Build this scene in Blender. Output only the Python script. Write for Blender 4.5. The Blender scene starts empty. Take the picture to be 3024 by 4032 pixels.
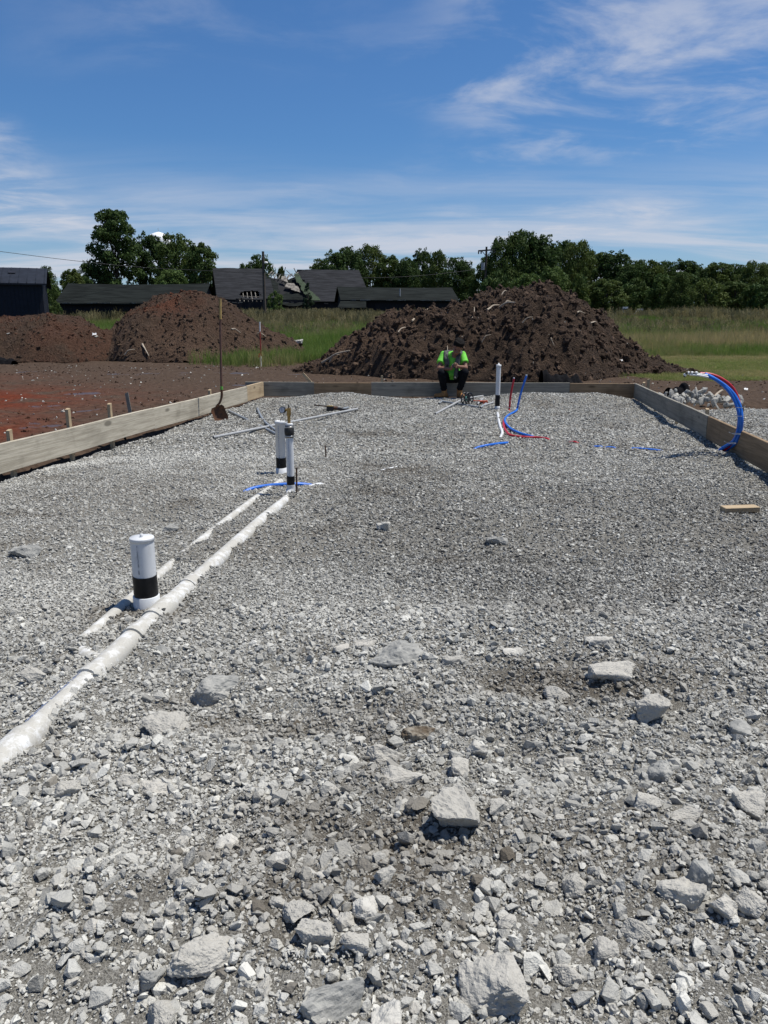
import bpy, bmesh, math, random
import numpy as np
from mathutils import Vector, Matrix, Euler

random.seed(7)
rng = np.random.default_rng(7)
R = math.radians
scene = bpy.context.scene
COL = scene.collection

# ------------------------------------------------------------------ camera
CAM_Z = 1.35
F_PX = 3000.0                       # focal length in pixels of the 3024 x 4032 frame
PITCH = math.atan((2016 - 1278) / F_PX)
cam_d = bpy.data.cameras.new('camera')
cam = bpy.data.objects.new('camera', cam_d)
COL.objects.link(cam)
cam.location = (0, 0, CAM_Z)
cam.rotation_euler = (math.pi / 2 - PITCH, 0, 0)
cam_d.sensor_fit = 'VERTICAL'
cam_d.sensor_height = 24.0
cam_d.lens = 24.0 * F_PX / 4032.0
cam_d.clip_start = 0.05
cam_d.clip_end = 5000
scene.camera = cam

# ------------------------------------------------------------------ sky and sun
SUN_EL, SUN_AZ = R(68), R(80)       # azimuth clockwise from the view direction (+Y)
w = bpy.data.worlds.new('World')
scene.world = w
w.use_nodes = True
nt = w.node_tree
nt.nodes.clear()


def N(tree, kind, **kw):
    n = tree.nodes.new(kind)
    for k, v in kw.items():
        if k.startswith('in_'):
            n.inputs[k[3:].replace('_', ' ')].default_value = v
        else:
            setattr(n, k, v)
    return n


def math_n(tree, op, a, b=None, c=None, clamp=False):
    n = tree.nodes.new('ShaderNodeMath')
    n.operation = op
    n.use_clamp = clamp
    for i, s in enumerate((a, b, c)):
        if s is None:
            continue
        if isinstance(s, (int, float)):
            n.inputs[i].default_value = s
        else:
            tree.links.new(s, n.inputs[i])
    return n.outputs[0]


def smooth_n(tree, val, lo, hi, to0=0.0, to1=1.0):
    n = tree.nodes.new('ShaderNodeMapRange')
    n.interpolation_type = 'SMOOTHSTEP'
    tree.links.new(val, n.inputs[0])
    n.inputs[1].default_value = lo
    n.inputs[2].default_value = hi
    n.inputs[3].default_value = to0
    n.inputs[4].default_value = to1
    return n.outputs[0]


sky = N(nt, 'ShaderNodeTexSky', sky_type='NISHITA', sun_disc=False, sun_elevation=SUN_EL,
        sun_rotation=SUN_AZ, altitude=300, air_density=1.15, dust_density=0.25, ozone_density=3.0)
tint = N(nt, 'ShaderNodeMix', data_type='RGBA', blend_type='MULTIPLY')
tint.inputs[0].default_value = 1.0
tint.inputs[7].default_value = (0.54, 0.86, 1.22, 1)
nt.links.new(sky.outputs[0], tint.inputs[6])
bg_sky = N(nt, 'ShaderNodeBackground')
bg_sky.inputs[1].default_value = 0.068
nt.links.new(tint.outputs[2], bg_sky.inputs[0])
bg_cl = N(nt, 'ShaderNodeBackground')
bg_cl.inputs[0].default_value = (0.73, 0.77, 0.88, 1)
bg_cl.inputs[1].default_value = 0.70
tc = N(nt, 'ShaderNodeTexCoord')
sep = N(nt, 'ShaderNodeSeparateXYZ')
nt.links.new(tc.outputs['Generated'], sep.inputs[0])
zc = math_n(nt, 'MAXIMUM', sep.outputs[2], 0.0)
den = math_n(nt, 'ADD', zc, 0.10)
px_ = math_n(nt, 'DIVIDE', sep.outputs[0], den)
py_ = math_n(nt, 'DIVIDE', sep.outputs[1], den)
comb = N(nt, 'ShaderNodeCombineXYZ')
nt.links.new(px_, comb.inputs[0])
nt.links.new(py_, comb.inputs[1])


def sky_noise(scale, detail, rough, sx, sy, ox, oy, dist=0.0):
    mp = N(nt, 'ShaderNodeMapping')
    mp.inputs['Scale'].default_value = (sx, sy, 1)
    mp.inputs['Location'].default_value = (ox, oy, 0)
    nt.links.new(comb.outputs[0], mp.inputs[0])
    t = N(nt, 'ShaderNodeTexNoise')
    t.inputs['Scale'].default_value = scale
    t.inputs['Detail'].default_value = detail
    t.inputs['Roughness'].default_value = rough
    t.inputs['Distortion'].default_value = dist
    nt.links.new(mp.outputs[0], t.inputs['Vector'])
    return t.outputs[0]


COVX, COVY = 7.4, 0.3
# low stratus along the whole horizon, broken into streaks
low = smooth_n(nt, zc, 0.215, 0.05)
streak = smooth_n(nt, sky_noise(1.0, 7, 0.58, 0.55, 1.5, 3.1, 0.4, 0.5), 0.36, 0.66)
streak2 = math_n(nt, 'ADD', math_n(nt, 'MULTIPLY', streak, 0.78), 0.22)
hz = math_n(nt, 'MULTIPLY', low, streak2)
# broken altocumulus patches, anywhere in the sky where the coverage noise is high
cover = smooth_n(nt, sky_noise(0.42, 2, 0.5, 1, 1, COVX, COVY), 0.46, 0.62)
puff = smooth_n(nt, sky_noise(1.75, 8, 0.60, 1.0, 1.25, 2.9, 4.4, 0.35), 0.44, 0.72)
alto = math_n(nt, 'MULTIPLY', math_n(nt, 'MULTIPLY', cover, puff), 0.78)
wisp = smooth_n(nt, sky_noise(0.9, 8, 0.62, 0.7, 1.4, 8.3, 1.9, 0.6), 0.60, 0.86)
fac = math_n(nt, 'ADD', math_n(nt, 'ADD', hz, alto), math_n(nt, 'MULTIPLY', wisp, 0.28))
fac = math_n(nt, 'MINIMUM', fac, 0.88)
mixw = N(nt, 'ShaderNodeMixShader')
nt.links.new(fac, mixw.inputs[0])
nt.links.new(bg_sky.outputs[0], mixw.inputs[1])
nt.links.new(bg_cl.outputs[0], mixw.inputs[2])
outw = N(nt, 'ShaderNodeOutputWorld')
nt.links.new(mixw.outputs[0], outw.inputs[0])

sun_d = bpy.data.lights.new('sun', 'SUN')
sun_d.energy = 5.0
sun_d.angle = R(0.53)
sun_d.color = (1.0, 0.965, 0.90)
sun = bpy.data.objects.new('sun', sun_d)
COL.objects.link(sun)
to_sun = Vector((math.sin(SUN_AZ) * math.cos(SUN_EL), math.cos(SUN_AZ) * math.cos(SUN_EL), math.sin(SUN_EL)))
sun.rotation_euler = to_sun.to_track_quat('Z', 'Y').to_euler()

vs = scene.view_settings
vs.view_transform = 'Standard'
vs.look = 'None'
vs.exposure = 0.22
vs.gamma = 1.0
vs.use_curve_mapping = False
scene.render.engine = 'CYCLES'
scene.cycles.max_bounces = 5
scene.cycles.diffuse_bounces = 2
scene.cycles.use_denoising = True
scene.cycles.use_adaptive_sampling = True
scene.cycles.adaptive_threshold = 0.02

# ------------------------------------------------------------------ picture -> place (used to find where things stand)
SC = 3024.0 / 1659.0                # positions below were read off a 1659-wide view of the photograph
CP, SP = math.cos(PITCH), math.sin(PITCH)


def ray(dx, dy):
    u = (dx * SC - 1512) / F_PX
    v = (2016 - dy * SC) / F_PX
    return Vector((u, v * SP + CP, v * CP - SP))


def at(dx, dy, Y):
    d = ray(dx, dy)
    return Vector((0, 0, CAM_Z)) + d * (Y / d.y)


def atz(dx, dy, z=0.0):
    d = ray(dx, dy)
    return Vector((0, 0, CAM_Z)) + d * ((z - CAM_Z) / d.z)


# ------------------------------------------------------------------ numpy noise
def _hash(ix, iy, seed):
    n = (ix.astype(np.int64) * 374761393 + iy.astype(np.int64) * 668265263 + seed * 974634777) & 0x7fffffff
    n = ((n ^ (n >> 13)) * 1274126177) & 0x7fffffff
    return ((n ^ (n >> 16)) & 0xffff) / 65535.0


def vnoise(x, y, seed=0):
    x = np.asarray(x, float)
    y = np.asarray(y, float)
    ix = np.floor(x)
    iy = np.floor(y)
    fx = x - ix
    fy = y - iy
    fx = fx * fx * (3 - 2 * fx)
    fy = fy * fy * (3 - 2 * fy)
    a = _hash(ix, iy, seed)
    b = _hash(ix + 1, iy, seed)
    c = _hash(ix, iy + 1, seed)
    d = _hash(ix + 1, iy + 1, seed)
    return (a * (1 - fx) + b * fx) * (1 - fy) + (c * (1 - fx) + d * fx) * fy


def fbm(x, y, seed=0, oct=4, gain=0.5):
    s = 0
    amp = 1.0
    tot = 0
    for o in range(oct):
        s = s + amp * vnoise(x * 2 ** o + 17.3 * o, y * 2 ** o - 9.1 * o, seed + o)
        tot += amp
        amp *= gain
    return s / tot


def sstep(a, b, x):
    t = np.clip((np.asarray(x, float) - a) / (b - a), 0, 1)
    return t * t * (3 - 2 * t)


# ------------------------------------------------------------------ heights of the place
def xl(y):
    return -2.26 + (y - 14.52) * 0.156


def xr(y):
    return 4.61 + (y - 14.2) * 0.149


def yf(x):
    return 14.52 - (x + 2.26) * 0.0466


def G(x, y, cx, cy, sx, sy):
    return np.exp(-(((x - cx) / sx) ** 2 + ((y - cy) / sy) ** 2))


def gravel_h(x, y):
    x = np.asarray(x, float)
    y = np.asarray(y, float)
    h = 0.06 * (fbm(x * 0.55, y * 0.55, 3, 3) - 0.5) + 0.075 * (fbm(x * 1.9, y * 1.9, 5, 3) - 0.5)
    near = sstep(3.6, 2.6, y)
    h = h + near * (0.13 * (fbm(x * 3.1, y * 3.1, 8, 3) - 0.5) + 0.05 * (fbm(x * 9, y * 9, 18, 2) - 0.5) - 0.025)
    h = h + 0.06 * G(x, y, 0.35, 3.25, 0.8, 0.28) + 0.05 * G(x, y, 1.25, 3.0, 0.4, 0.35)
    h = h - 0.045 * G(x, y, 0.62, 2.72, 0.28, 0.18) - 0.035 * G(x, y, -0.35, 2.55, 0.3, 0.18)
    h = h + 0.15 * G(x, y, -0.72, 14.0, 0.75, 0.7) + 0.14 * G(x, y, 2.75, 13.9, 0.9, 0.8) + 0.05 * G(x, y, 1.1, 13.9, 0.8, 0.5) + 0.09 * G(x, y, 3.9, 13.9, 0.5, 0.6)
    h = h + 0.05 * G(x, y, 4.0, 9.3, 0.25, 0.5) + 0.075 * G(x, y, 3.5, 7.95, 0.3, 0.35) + 0.06 * G(x, y, -1.75, 10.7, 0.5, 0.35)
    h = h - 0.055 * np.exp(-((x - xl(y)) / 0.45) ** 2) * sstep(12.5, 10.5, y)
    h = h - 0.015 * np.exp(-((x - xr(y)) / 0.35) ** 2) * sstep(13.8, 12.5, y)
    out = sstep(0.0, 0.5, x - xr(y))
    h = h - out * sstep(12.6, 13.8, y + 0.5 * fbm(x, y, 77, 2)) * 0.22
    return h


def ground_h(x, y):
    x = np.asarray(x, float)
    y = np.asarray(y, float)
    d = np.sqrt(x * x + y * y)
    h = 1.55 * sstep(36, 95, d) + 0.10 * (fbm(x * 0.35, y * 0.35, 11, 4) - 0.5) * sstep(3, 10, d)
    mud = sstep(50, 30, d)
    h = h + mud * 0.05 * (fbm(x * 2.3, y * 2.3, 14, 3) - 0.5)
    rut = np.sin((x * 0.55 + y * 0.8) * 3.2 + 3 * fbm(x * 0.3, y * 0.3, 31, 2))
    h = h + mud * 0.02 * rut * sstep(0.4, 0.7, fbm(x * 0.22, y * 0.22, 19, 2))
    inside = sstep(-0.25, 0.15, x - xl(y)) * sstep(0.3, -0.1, y - yf(x)) * sstep(16, 14.4, y)
    right = sstep(-0.2, 0.2, x - xr(y)) * sstep(14.2, 13.0, y)
    inside = np.clip(inside * sstep(0.2, -0.2, x - xr(y)) + right, 0, 1)
    return h - 0.30 * inside


def ridge_profile(pts, Y):
    a = np.array([[at(dx, dy, Y).x, at(dx, dy, Y).z] for dx, dy in pts])
    return a[:, 0], a[:, 1]


MOUNDS = {}


def mound_def(key, pts, Y, slope_f, slope_b, lump, seed, foot=0.35):
    X, Z = ridge_profile(pts, Y)
    MOUNDS[key] = dict(X=X, Z=Z, Y=Y, f=slope_f, b=slope_b, lump=lump, seed=seed, foot=foot)


mound_def('right', [(640, 800), (700, 772), (750, 745), (800, 712), (850, 682), (900, 663), (960, 650), (1010, 643), (1060, 632),
                    (1090, 620), (1130, 613), (1165, 616), (1200, 626), (1222, 645), (1245, 668), (1300, 706), (1345, 735),
                    (1390, 757), (1440, 782), (1500, 800), (1540, 812)], 22.6, 1.55, 1.5, 0.34, 41)
mound_def('left', [(60, 800), (140, 765), (190, 738), (230, 712), (255, 694), (280, 674), (300, 660), (330, 641), (370, 634), (410, 631), (450, 629), (475, 634),
                   (500, 650), (530, 676), (560, 697), (600, 716), (630, 728), (660, 748)], 33.0, 1.6, 1.6, 0.22, 57)
mound_def('low', [(-120, 715), (-60, 700), (0, 691), (60, 685), (120, 683), (170, 688), (205, 699), (250, 718), (300, 745), (330, 765)],
          31.5, 1.7, 1.5, 0.16, 66)


def mound_h(key, x, y):
    m = MOUNDS[key]
    x = np.asarray(x, float)
    y = np.asarray(y, float)
    wob = 0.5 * (fbm(x * 0.6, y * 0.6, m['seed'] + 5, 3) - 0.5)
    H = np.interp(x + wob * 0.5, m['X'], m['Z'], left=-0.4, right=-0.4)
    dy = y - m['Y'] + wob
    wdt = np.where(dy < 0, m['f'], m['b']) * np.maximum(H, 0.05) + m['foot']
    s = 1 - np.abs(dy) / wdt
    prof = np.where(s > 0, np.sin(np.clip(s, 0, 1) * math.pi / 2) ** 0.85, s * 0.6)
    # keep the crest rounded and the foot running out
    h = np.where(s > 0, H * prof, -0.3 + s * 0.4)
    body = sstep(0.05, 0.7, h)
    big = fbm(x * 0.62, y * 0.75, m['seed'] + 21, 3) - 0.5
    lump = fbm(x * 1.3, y * 1.3, m['seed'], 5, 0.56) - 0.5 + 1.5 * big
    rid = 1 - np.abs(2 * fbm(x * 2.3, y * 2.3, m['seed'] + 9, 3) - 1) * 1.6
    fine = fbm(x * 4.2, y * 4.2, m['seed'] + 3, 4, 0.62) - 0.5
    return h + body * (m['lump'] * 1.7 * lump + m['lump'] * 0.45 * (rid - 0.6) + m['lump'] * 1.0 * fine) - 0.03


def top_h(x, y):
    x = np.atleast_1d(np.asarray(x, float))
    y = np.atleast_1d(np.asarray(y, float))
    g = ground_h(x, y)
    m = (xl(y) < x) & (y < yf(x)) & (y < 15)
    if m.any():
        g[m] = np.maximum(g[m], gravel_h(x[m], y[m]))
    m = (y > 17) & (y < 30) & (x > -5) & (x < 14)
    if m.any():
        g[m] = np.maximum(g[m], mound_h('right', x[m], y[m]))
    m = (y > 25) & (y < 42) & (x < 2)
    if m.any():
        g[m] = np.maximum(g[m], np.maximum(mound_h('left', x[m], y[m]), mound_h('low', x[m], y[m])))
    return g if len(g) > 1 else float(g[0])


T_MARCH = np.concatenate([np.arange(0.8, 6, 0.05), np.arange(6, 20, 0.12), np.arange(20, 50, 0.25), np.arange(50, 120, 1.0)])


def hit(dx, dy):
    """where the line of sight through this point of the picture meets the ground"""
    d = ray(dx, dy)
    lo, hi = 0.8, 120.0
    ts = T_MARCH
    for _ in range(3):
        below = (CAM_Z + d.z * ts) < top_h(d.x * ts, d.y * ts)
        if not below.any():
            lo = hi = ts[-1]
            break
        i = int(np.argmax(below))
        lo, hi = ts[max(i - 1, 0)], ts[i]
        ts = np.linspace(lo, hi, 12)
    return Vector((0, 0, CAM_Z)) + d * hi


def depth(p):
    return p.y * CP - (p.z - CAM_Z) * SP


# ------------------------------------------------------------------ materials
MATS = {}


def new_mat(name):
    m = bpy.data.materials.new(name)
    m.use_nodes = True
    t = m.node_tree
    t.nodes.clear()
    out = N(t, 'ShaderNodeOutputMaterial')
    b = N(t, 'ShaderNodeBsdfPrincipled')
    t.links.new(b.outputs[0], out.inputs[0])
    MATS[name] = m
    return m, t, b


def rgb_mix(t, fac, a, b, blend='MIX'):
    n = t.nodes.new('ShaderNodeMix')
    n.data_type = 'RGBA'
    n.blend_type = blend
    for sock, v in ((n.inputs[0], fac), (n.inputs[6], a), (n.inputs[7], b)):
        if isinstance(v, (int, float)):
            sock.default_value = v
        elif isinstance(v, tuple):
            sock.default_value = v if len(v) == 4 else (*v, 1)
        else:
            t.links.new(v, sock)
    return n.outputs[2]


def noise_n(t, scale, detail=4, rough=0.55, coord='Object', stretch=(1, 1, 1), dist=0.0):
    c = N(t, 'ShaderNodeTexCoord')
    mp = N(t, 'ShaderNodeMapping')
    mp.inputs['Scale'].default_value = stretch
    if coord == 'World':
        g = N(t, 'ShaderNodeNewGeometry')
        t.links.new(g.outputs['Position'], mp.inputs[0])
    else:
        t.links.new(c.outputs[coord], mp.inputs[0])
    n = N(t, 'ShaderNodeTexNoise')
    n.inputs['Scale'].default_value = scale
    n.inputs['Detail'].default_value = detail
    n.inputs['Roughness'].default_value = rough
    n.inputs['Distortion'].default_value = dist
    t.links.new(mp.outputs[0], n.inputs['Vector'])
    return n.outputs[0]


def bump_n(t, b, height, strength=0.4, distance=0.01):
    n = N(t, 'ShaderNodeBump')
    n.inputs['Strength'].default_value = strength
    n.inputs['Distance'].default_value = distance
    t.links.new(height, n.inputs['Height'])
    t.links.new(n.outputs[0], b.inputs['Normal'])


def simple(name, c1, c2=None, rough=0.7, scale=20, coord='Object', lo=0.35, hi=0.65, bump=0.0, bdist=0.003, metal=0.0, stretch=(1, 1, 1), spec=0.4):
    m, t, b = new_mat(name)
    b.inputs['Roughness'].default_value = rough
    b.inputs['Metallic'].default_value = metal
    b.inputs['Specular IOR Level'].default_value = spec
    nz = noise_n(t, scale, 5, 0.6, coord, stretch)
    if c2 is None:
        c2 = tuple(c * 0.8 for c in c1)
    f = smooth_n(t, nz, lo, hi)
    t.links.new(rgb_mix(t, f, c1, c2), b.inputs['Base Color'])
    if bump:
        bump_n(t, b, nz, bump, bdist)
    return m


def attr_n(t, name, kind='GEOMETRY'):
    a = N(t, 'ShaderNodeAttribute')
    a.attribute_type = kind
    a.attribute_name = name
    return a.outputs['Fac']


# gravel pieces: every stone carries its own tone and how much soil or dust clings to it
def stone_mat(name, kind, dark=(0.085, 0.082, 0.075), light=(0.56, 0.548, 0.497)):
    m, t, b = new_mat(name)
    b.inputs['Roughness'].default_value = 0.92
    b.inputs['Specular IOR Level'].default_value = 0.25
    if kind == 'INSTANCER':
        tone = attr_n(t, 'tone', 'INSTANCER')
        soil = attr_n(t, 'soil', 'INSTANCER')
    else:
        oi = N(t, 'ShaderNodeObjectInfo')
        tone = math_n(t, 'ADD', math_n(t, 'MULTIPLY', oi.outputs['Random'], 0.35), 0.50)
        soil = math_n(t, 'MULTIPLY', oi.outputs['Random'], 0.10)
    nz = noise_n(t, 38 if kind == 'INSTANCER' else 24, 5, 0.65, 'World')
    nz2 = noise_n(t, 160, 3, 0.6, 'World')
    v = math_n(t, 'ADD', tone, math_n(t, 'MULTIPLY', math_n(t, 'SUBTRACT', nz, 0.5), 0.45), clamp=True)
    col = rgb_mix(t, v, dark, light)
    col = rgb_mix(t, soil, col, (0.105, 0.088, 0.066))
    sp = smooth_n(t, nz2, 0.60, 0.72)
    col = rgb_mix(t, math_n(t, 'MULTIPLY', sp, 0.35), col, (0.13, 0.125, 0.115))
    t.links.new(col, b.inputs['Base Color'])
    bump_n(t, b, math_n(t, 'ADD', nz, math_n(t, 'MULTIPLY', nz2, 0.5)), 0.8, 0.010)
    return m


stone_mat('gravel_stone', 'INSTANCER')
stone_mat('limestone', 'OBJECT', (0.19, 0.183, 0.163), (0.50, 0.478, 0.425))
simple('brown_stone', (0.10, 0.075, 0.05), (0.28, 0.25, 0.20), 0.95, 30, 'World', 0.4, 0.7, 1.0, 0.012)
simple('blue_grey_stone', (0.20, 0.200, 0.188), (0.34, 0.332, 0.302), 0.9, 14, 'World', 0.35, 0.7, 1.0, 0.012)
simple('pale_stone', (0.46, 0.442, 0.395), (0.32, 0.306, 0.272), 0.9, 18, 'World', 0.4, 0.7, 1.0, 0.012)

# the fines between the stones; shade of the gaps is put into their colour
m, t, b = new_mat('gravel_fines')
b.inputs['Roughness'].default_value = 0.97
b.inputs['Specular IOR Level'].default_value = 0.2
n1 = noise_n(t, 210, 4, 0.7, 'World')
n2 = noise_n(t, 60, 4, 0.65, 'World')
n3 = noise_n(t, 1.6, 4, 0.6, 'World')
c = rgb_mix(t, smooth_n(t, n1, 0.35, 0.68), (0.060, 0.056, 0.048), (0.33, 0.315, 0.275))
c = rgb_mix(t, math_n(t, 'MULTIPLY', smooth_n(t, n2, 0.5, 0.72), 0.6), c, (0.42, 0.405, 0.37))
c = rgb_mix(t, math_n(t, 'MULTIPLY', attr_n(t, 'dust'), 0.45), c, rgb_mix(t, smooth_n(t, n1, 0.35, 0.68), (0.16, 0.15, 0.128), (0.44, 0.42, 0.37)))
soil = attr_n(t, 'soil')
c = rgb_mix(t, math_n(t, 'MULTIPLY', soil, 0.8), c, (0.10, 0.083, 0.062))
t.links.new(c, b.inputs['Base Color'])
bump_n(t, b, math_n(t, 'ADD', n1, n2), 1.0, 0.012)

# bare ground: mud, red clay, wet skin, grass soil
m, t, b = new_mat('bare_earth')
b.inputs['Specular IOR Level'].default_value = 0.45
n1 = noise_n(t, 9, 6, 0.65, 'World')
n2 = noise_n(t, 1.1, 5, 0.6, 'World')
n3 = noise_n(t, 34, 4, 0.6, 'World')
c = rgb_mix(t, smooth_n(t, n1, 0.3, 0.7), (0.040, 0.027, 0.019), (0.086, 0.060, 0.043))
clay = attr_n(t, 'clay')
cl = math_n(t, 'MULTIPLY', clay, smooth_n(t, n2, 0.30, 0.56))
c = rgb_mix(t, cl, c, rgb_mix(t, smooth_n(t, n1, 0.3, 0.7), (0.070, 0.015, 0.007), (0.135, 0.034, 0.015)))
gr = attr_n(t, 'grassy')
gcol = rgb_mix(t, smooth_n(t, n2, 0.3, 0.7), (0.055, 0.058, 0.022), (0.105, 0.088, 0.042))
c = rgb_mix(t, smooth_n(t, math_n(t, 'ADD', gr, math_n(t, 'MULTIPLY', math_n(t, 'SUBTRACT', n1, 0.5), 0.8)), 0.35, 0.65), c, gcol)
peb = math_n(t, 'MULTIPLY', smooth_n(t, n3, 0.66, 0.72), 0.35)
c = rgb_mix(t, math_n(t, 'MULTIPLY', peb, math_n(t, 'SUBTRACT', 1.0, gr)), c, (0.17, 0.14, 0.11))
wet = attr_n(t, 'wet')
wf = smooth_n(t, math_n(t, 'ADD', wet, math_n(t, 'MULTIPLY', math_n(t, 'SUBTRACT', n2, 0.5), 2.6)), 1.02, 1.18)
c = rgb_mix(t, math_n(t, 'MULTIPLY', wf, 0.55), c, (0.05, 0.038, 0.03))
t.links.new(c, b.inputs['Base Color'])
t.links.new(math_n(t, 'SUBTRACT', 0.95, math_n(t, 'MULTIPLY', wf, 0.55)), b.inputs['Roughness'])
t.links.new(math_n(t, 'ADD', 0.06, math_n(t, 'MULTIPLY', wf, 0.22)), b.inputs['Specular IOR Level'])
bp = N(t, 'ShaderNodeBump')
bp.inputs['Distance'].default_value = 0.05
t.links.new(math_n(t, 'SUBTRACT', 0.75, math_n(t, 'MULTIPLY', wf, 0.70)), bp.inputs['Strength'])
t.links.new(math_n(t, 'ADD', n1, math_n(t, 'MULTIPLY', n3, 0.4)), bp.inputs['Height'])
t.links.new(bp.outputs[0], b.inputs['Normal'])

# heaped soil
m, t, b = new_mat('heaped_soil')
b.inputs['Roughness'].default_value = 0.97
b.inputs['Specular IOR Level'].default_value = 0.2
n1 = noise_n(t, 7, 7, 0.7, 'World')
n2 = noise_n(t, 0.7, 4, 0.6, 'World')
n3 = noise_n(t, 26, 4, 0.65, 'World')
c = rgb_mix(t, smooth_n(t, n1, 0.3, 0.72), (0.031, 0.020, 0.013), (0.092, 0.059, 0.039))
red = attr_n(t, 'clay')
c = rgb_mix(t, math_n(t, 'MULTIPLY', red, smooth_n(t, n2, 0.34, 0.6)), c, (0.125, 0.042, 0.022))
grey = attr_n(t, 'dry')
c = rgb_mix(t, math_n(t, 'MULTIPLY', grey, 0.7), c, (0.128, 0.082, 0.055))
c = rgb_mix(t, math_n(t, 'MULTIPLY', smooth_n(t, n3, 0.68, 0.74), 0.3), c, (0.17, 0.14, 0.105))
t.links.new(c, b.inputs['Base Color'])
bump_n(t, b, math_n(t, 'ADD', n1, math_n(t, 'MULTIPLY', n3, 0.8)), 1.0, 0.20)

m, t, b = new_mat('soil_clod')
b.inputs['Roughness'].default_value = 0.97
b.inputs['Specular IOR Level'].default_value = 0.2
tone = attr_n(t, 'tone', 'INSTANCER')
red = attr_n(t, 'soil', 'INSTANCER')
c = rgb_mix(t, tone, (0.040, 0.026, 0.018), (0.105, 0.069, 0.047))
c = rgb_mix(t, red, c, (0.13, 0.042, 0.020))
t.links.new(c, b.inputs['Base Color'])
bump_n(t, b, noise_n(t, 30, 4, 0.7, 'World'), 0.8, 0.02)


def wood(name, base, dark, grain=1.0, rough=0.85):
    m, t, b = new_mat(name)
    b.inputs['Roughness'].default_value = rough
    b.inputs['Specular IOR Level'].default_value = 0.25
    n1 = noise_n(t, 6.0, 7, 0.68, 'Object', (0.16, 5, 5), 1.2)
    n2 = noise_n(t, 1.3, 5, 0.6, 'Object', (1, 2.5, 2.5), 0.3)
    n3 = noise_n(t, 60, 3, 0.6, 'Object', (0.06, 3, 3))
    c = rgb_mix(t, math_n(t, 'MULTIPLY', smooth_n(t, n1, 0.38, 0.66), 0.8 * grain), base, dark)
    c = rgb_mix(t, math_n(t, 'MULTIPLY', smooth_n(t, n2, 0.48, 0.72), 0.45), c, tuple(x * 0.62 for x in dark))
    c = rgb_mix(t, math_n(t, 'MULTIPLY', smooth_n(t, n3, 0.5, 0.7), 0.5), c, tuple(x * 0.7 for x in dark))
    # knots and a few water stains
    vc = N(t, 'ShaderNodeTexCoord')
    vm = N(t, 'ShaderNodeMapping')
    vm.inputs['Scale'].default_value = (1.5, 4.2, 4.2)
    t.links.new(vc.outputs['Object'], vm.inputs[0])
    vo = N(t, 'ShaderNodeTexVoronoi')
    vo.inputs['Scale'].default_value = 1.0
    t.links.new(vm.outputs[0], vo.inputs['Vector'])
    c = rgb_mix(t, smooth_n(t, vo.outputs['Distance'], 0.17, 0.09, 0.0, 0.75), c, tuple(x * 0.42 for x in dark))
    st = noise_n(t, 2.2, 4, 0.6, 'Object')
    c = rgb_mix(t, smooth_n(t, st, 0.58, 0.72, 0.0, 0.4), c, tuple(x * 0.6 for x in dark))
    t.links.new(c, b.inputs['Base Color'])
    bump_n(t, b, math_n(t, 'ADD', n1, n3), 0.35, 0.004)
    return m


wood('pale_lumber', (0.48, 0.435, 0.345), (0.27, 0.238, 0.18))
wood('grey_lumber', (0.27, 0.25, 0.208), (0.15, 0.138, 0.113))
wood('brown_lumber', (0.27, 0.19, 0.115), (0.155, 0.105, 0.06))
wood('new_lumber', (0.43, 0.335, 0.215), (0.29, 0.21, 0.125))
wood('stick_wood', (0.42, 0.36, 0.28), (0.24, 0.19, 0.14))
wood('pole_wood', (0.10, 0.082, 0.065), (0.05, 0.042, 0.036))
wood('black_siding', (0.014, 0.015, 0.019), (0.006, 0.0065, 0.009), 1.0, 0.8)
wood('navy_siding', (0.012, 0.015, 0.026), (0.006, 0.008, 0.014), 1.0, 0.75)
simple('dark_shingle', (0.030, 0.031, 0.0345), (0.0135, 0.0140, 0.0155), 0.95, 1.2, 'World', 0.35, 0.65, 0.6, 0.08, stretch=(0.5, 0.5, 7), spec=0.1)
simple('mossy_shingle', (0.0150, 0.0180, 0.0165), (0.0065, 0.0080, 0.0072), 0.95, 1.0, 'World', 0.35, 0.65, 0.6, 0.08, stretch=(0.5, 0.5, 7), spec=0.1)
simple('slate_metal_roof', (0.016, 0.020, 0.030), (0.011, 0.014, 0.021), 0.7, 2.0, 'World', spec=0.15)
simple('vine_green', (0.030, 0.052, 0.022), (0.02, 0.03, 0.014), 0.9, 4, 'World', bump=0.6, bdist=0.1)
simple('bare_lath', (0.24, 0.22, 0.185), (0.09, 0.08, 0.07), 0.9, 3, 'World')
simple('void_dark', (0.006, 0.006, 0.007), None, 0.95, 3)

# pipes
m, t, b = new_mat('white_pvc')
b.inputs['Roughness'].default_value = 0.5
b.inputs['Specular IOR Level'].default_value = 0.3
nz = noise_n(t, 16, 6, 0.7, 'World')
nz2 = noise_n(t, 90, 4, 0.6, 'World')
c = rgb_mix(t, math_n(t, 'MULTIPLY', smooth_n(t, nz, 0.50, 0.74), 0.35), (0.57, 0.58, 0.585), (0.36, 0.35, 0.32))
c = rgb_mix(t, math_n(t, 'MULTIPLY', smooth_n(t, nz2, 0.64, 0.72), 0.4), c, (0.32, 0.30, 0.27))
t.links.new(c, b.inputs['Base Color'])
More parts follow.
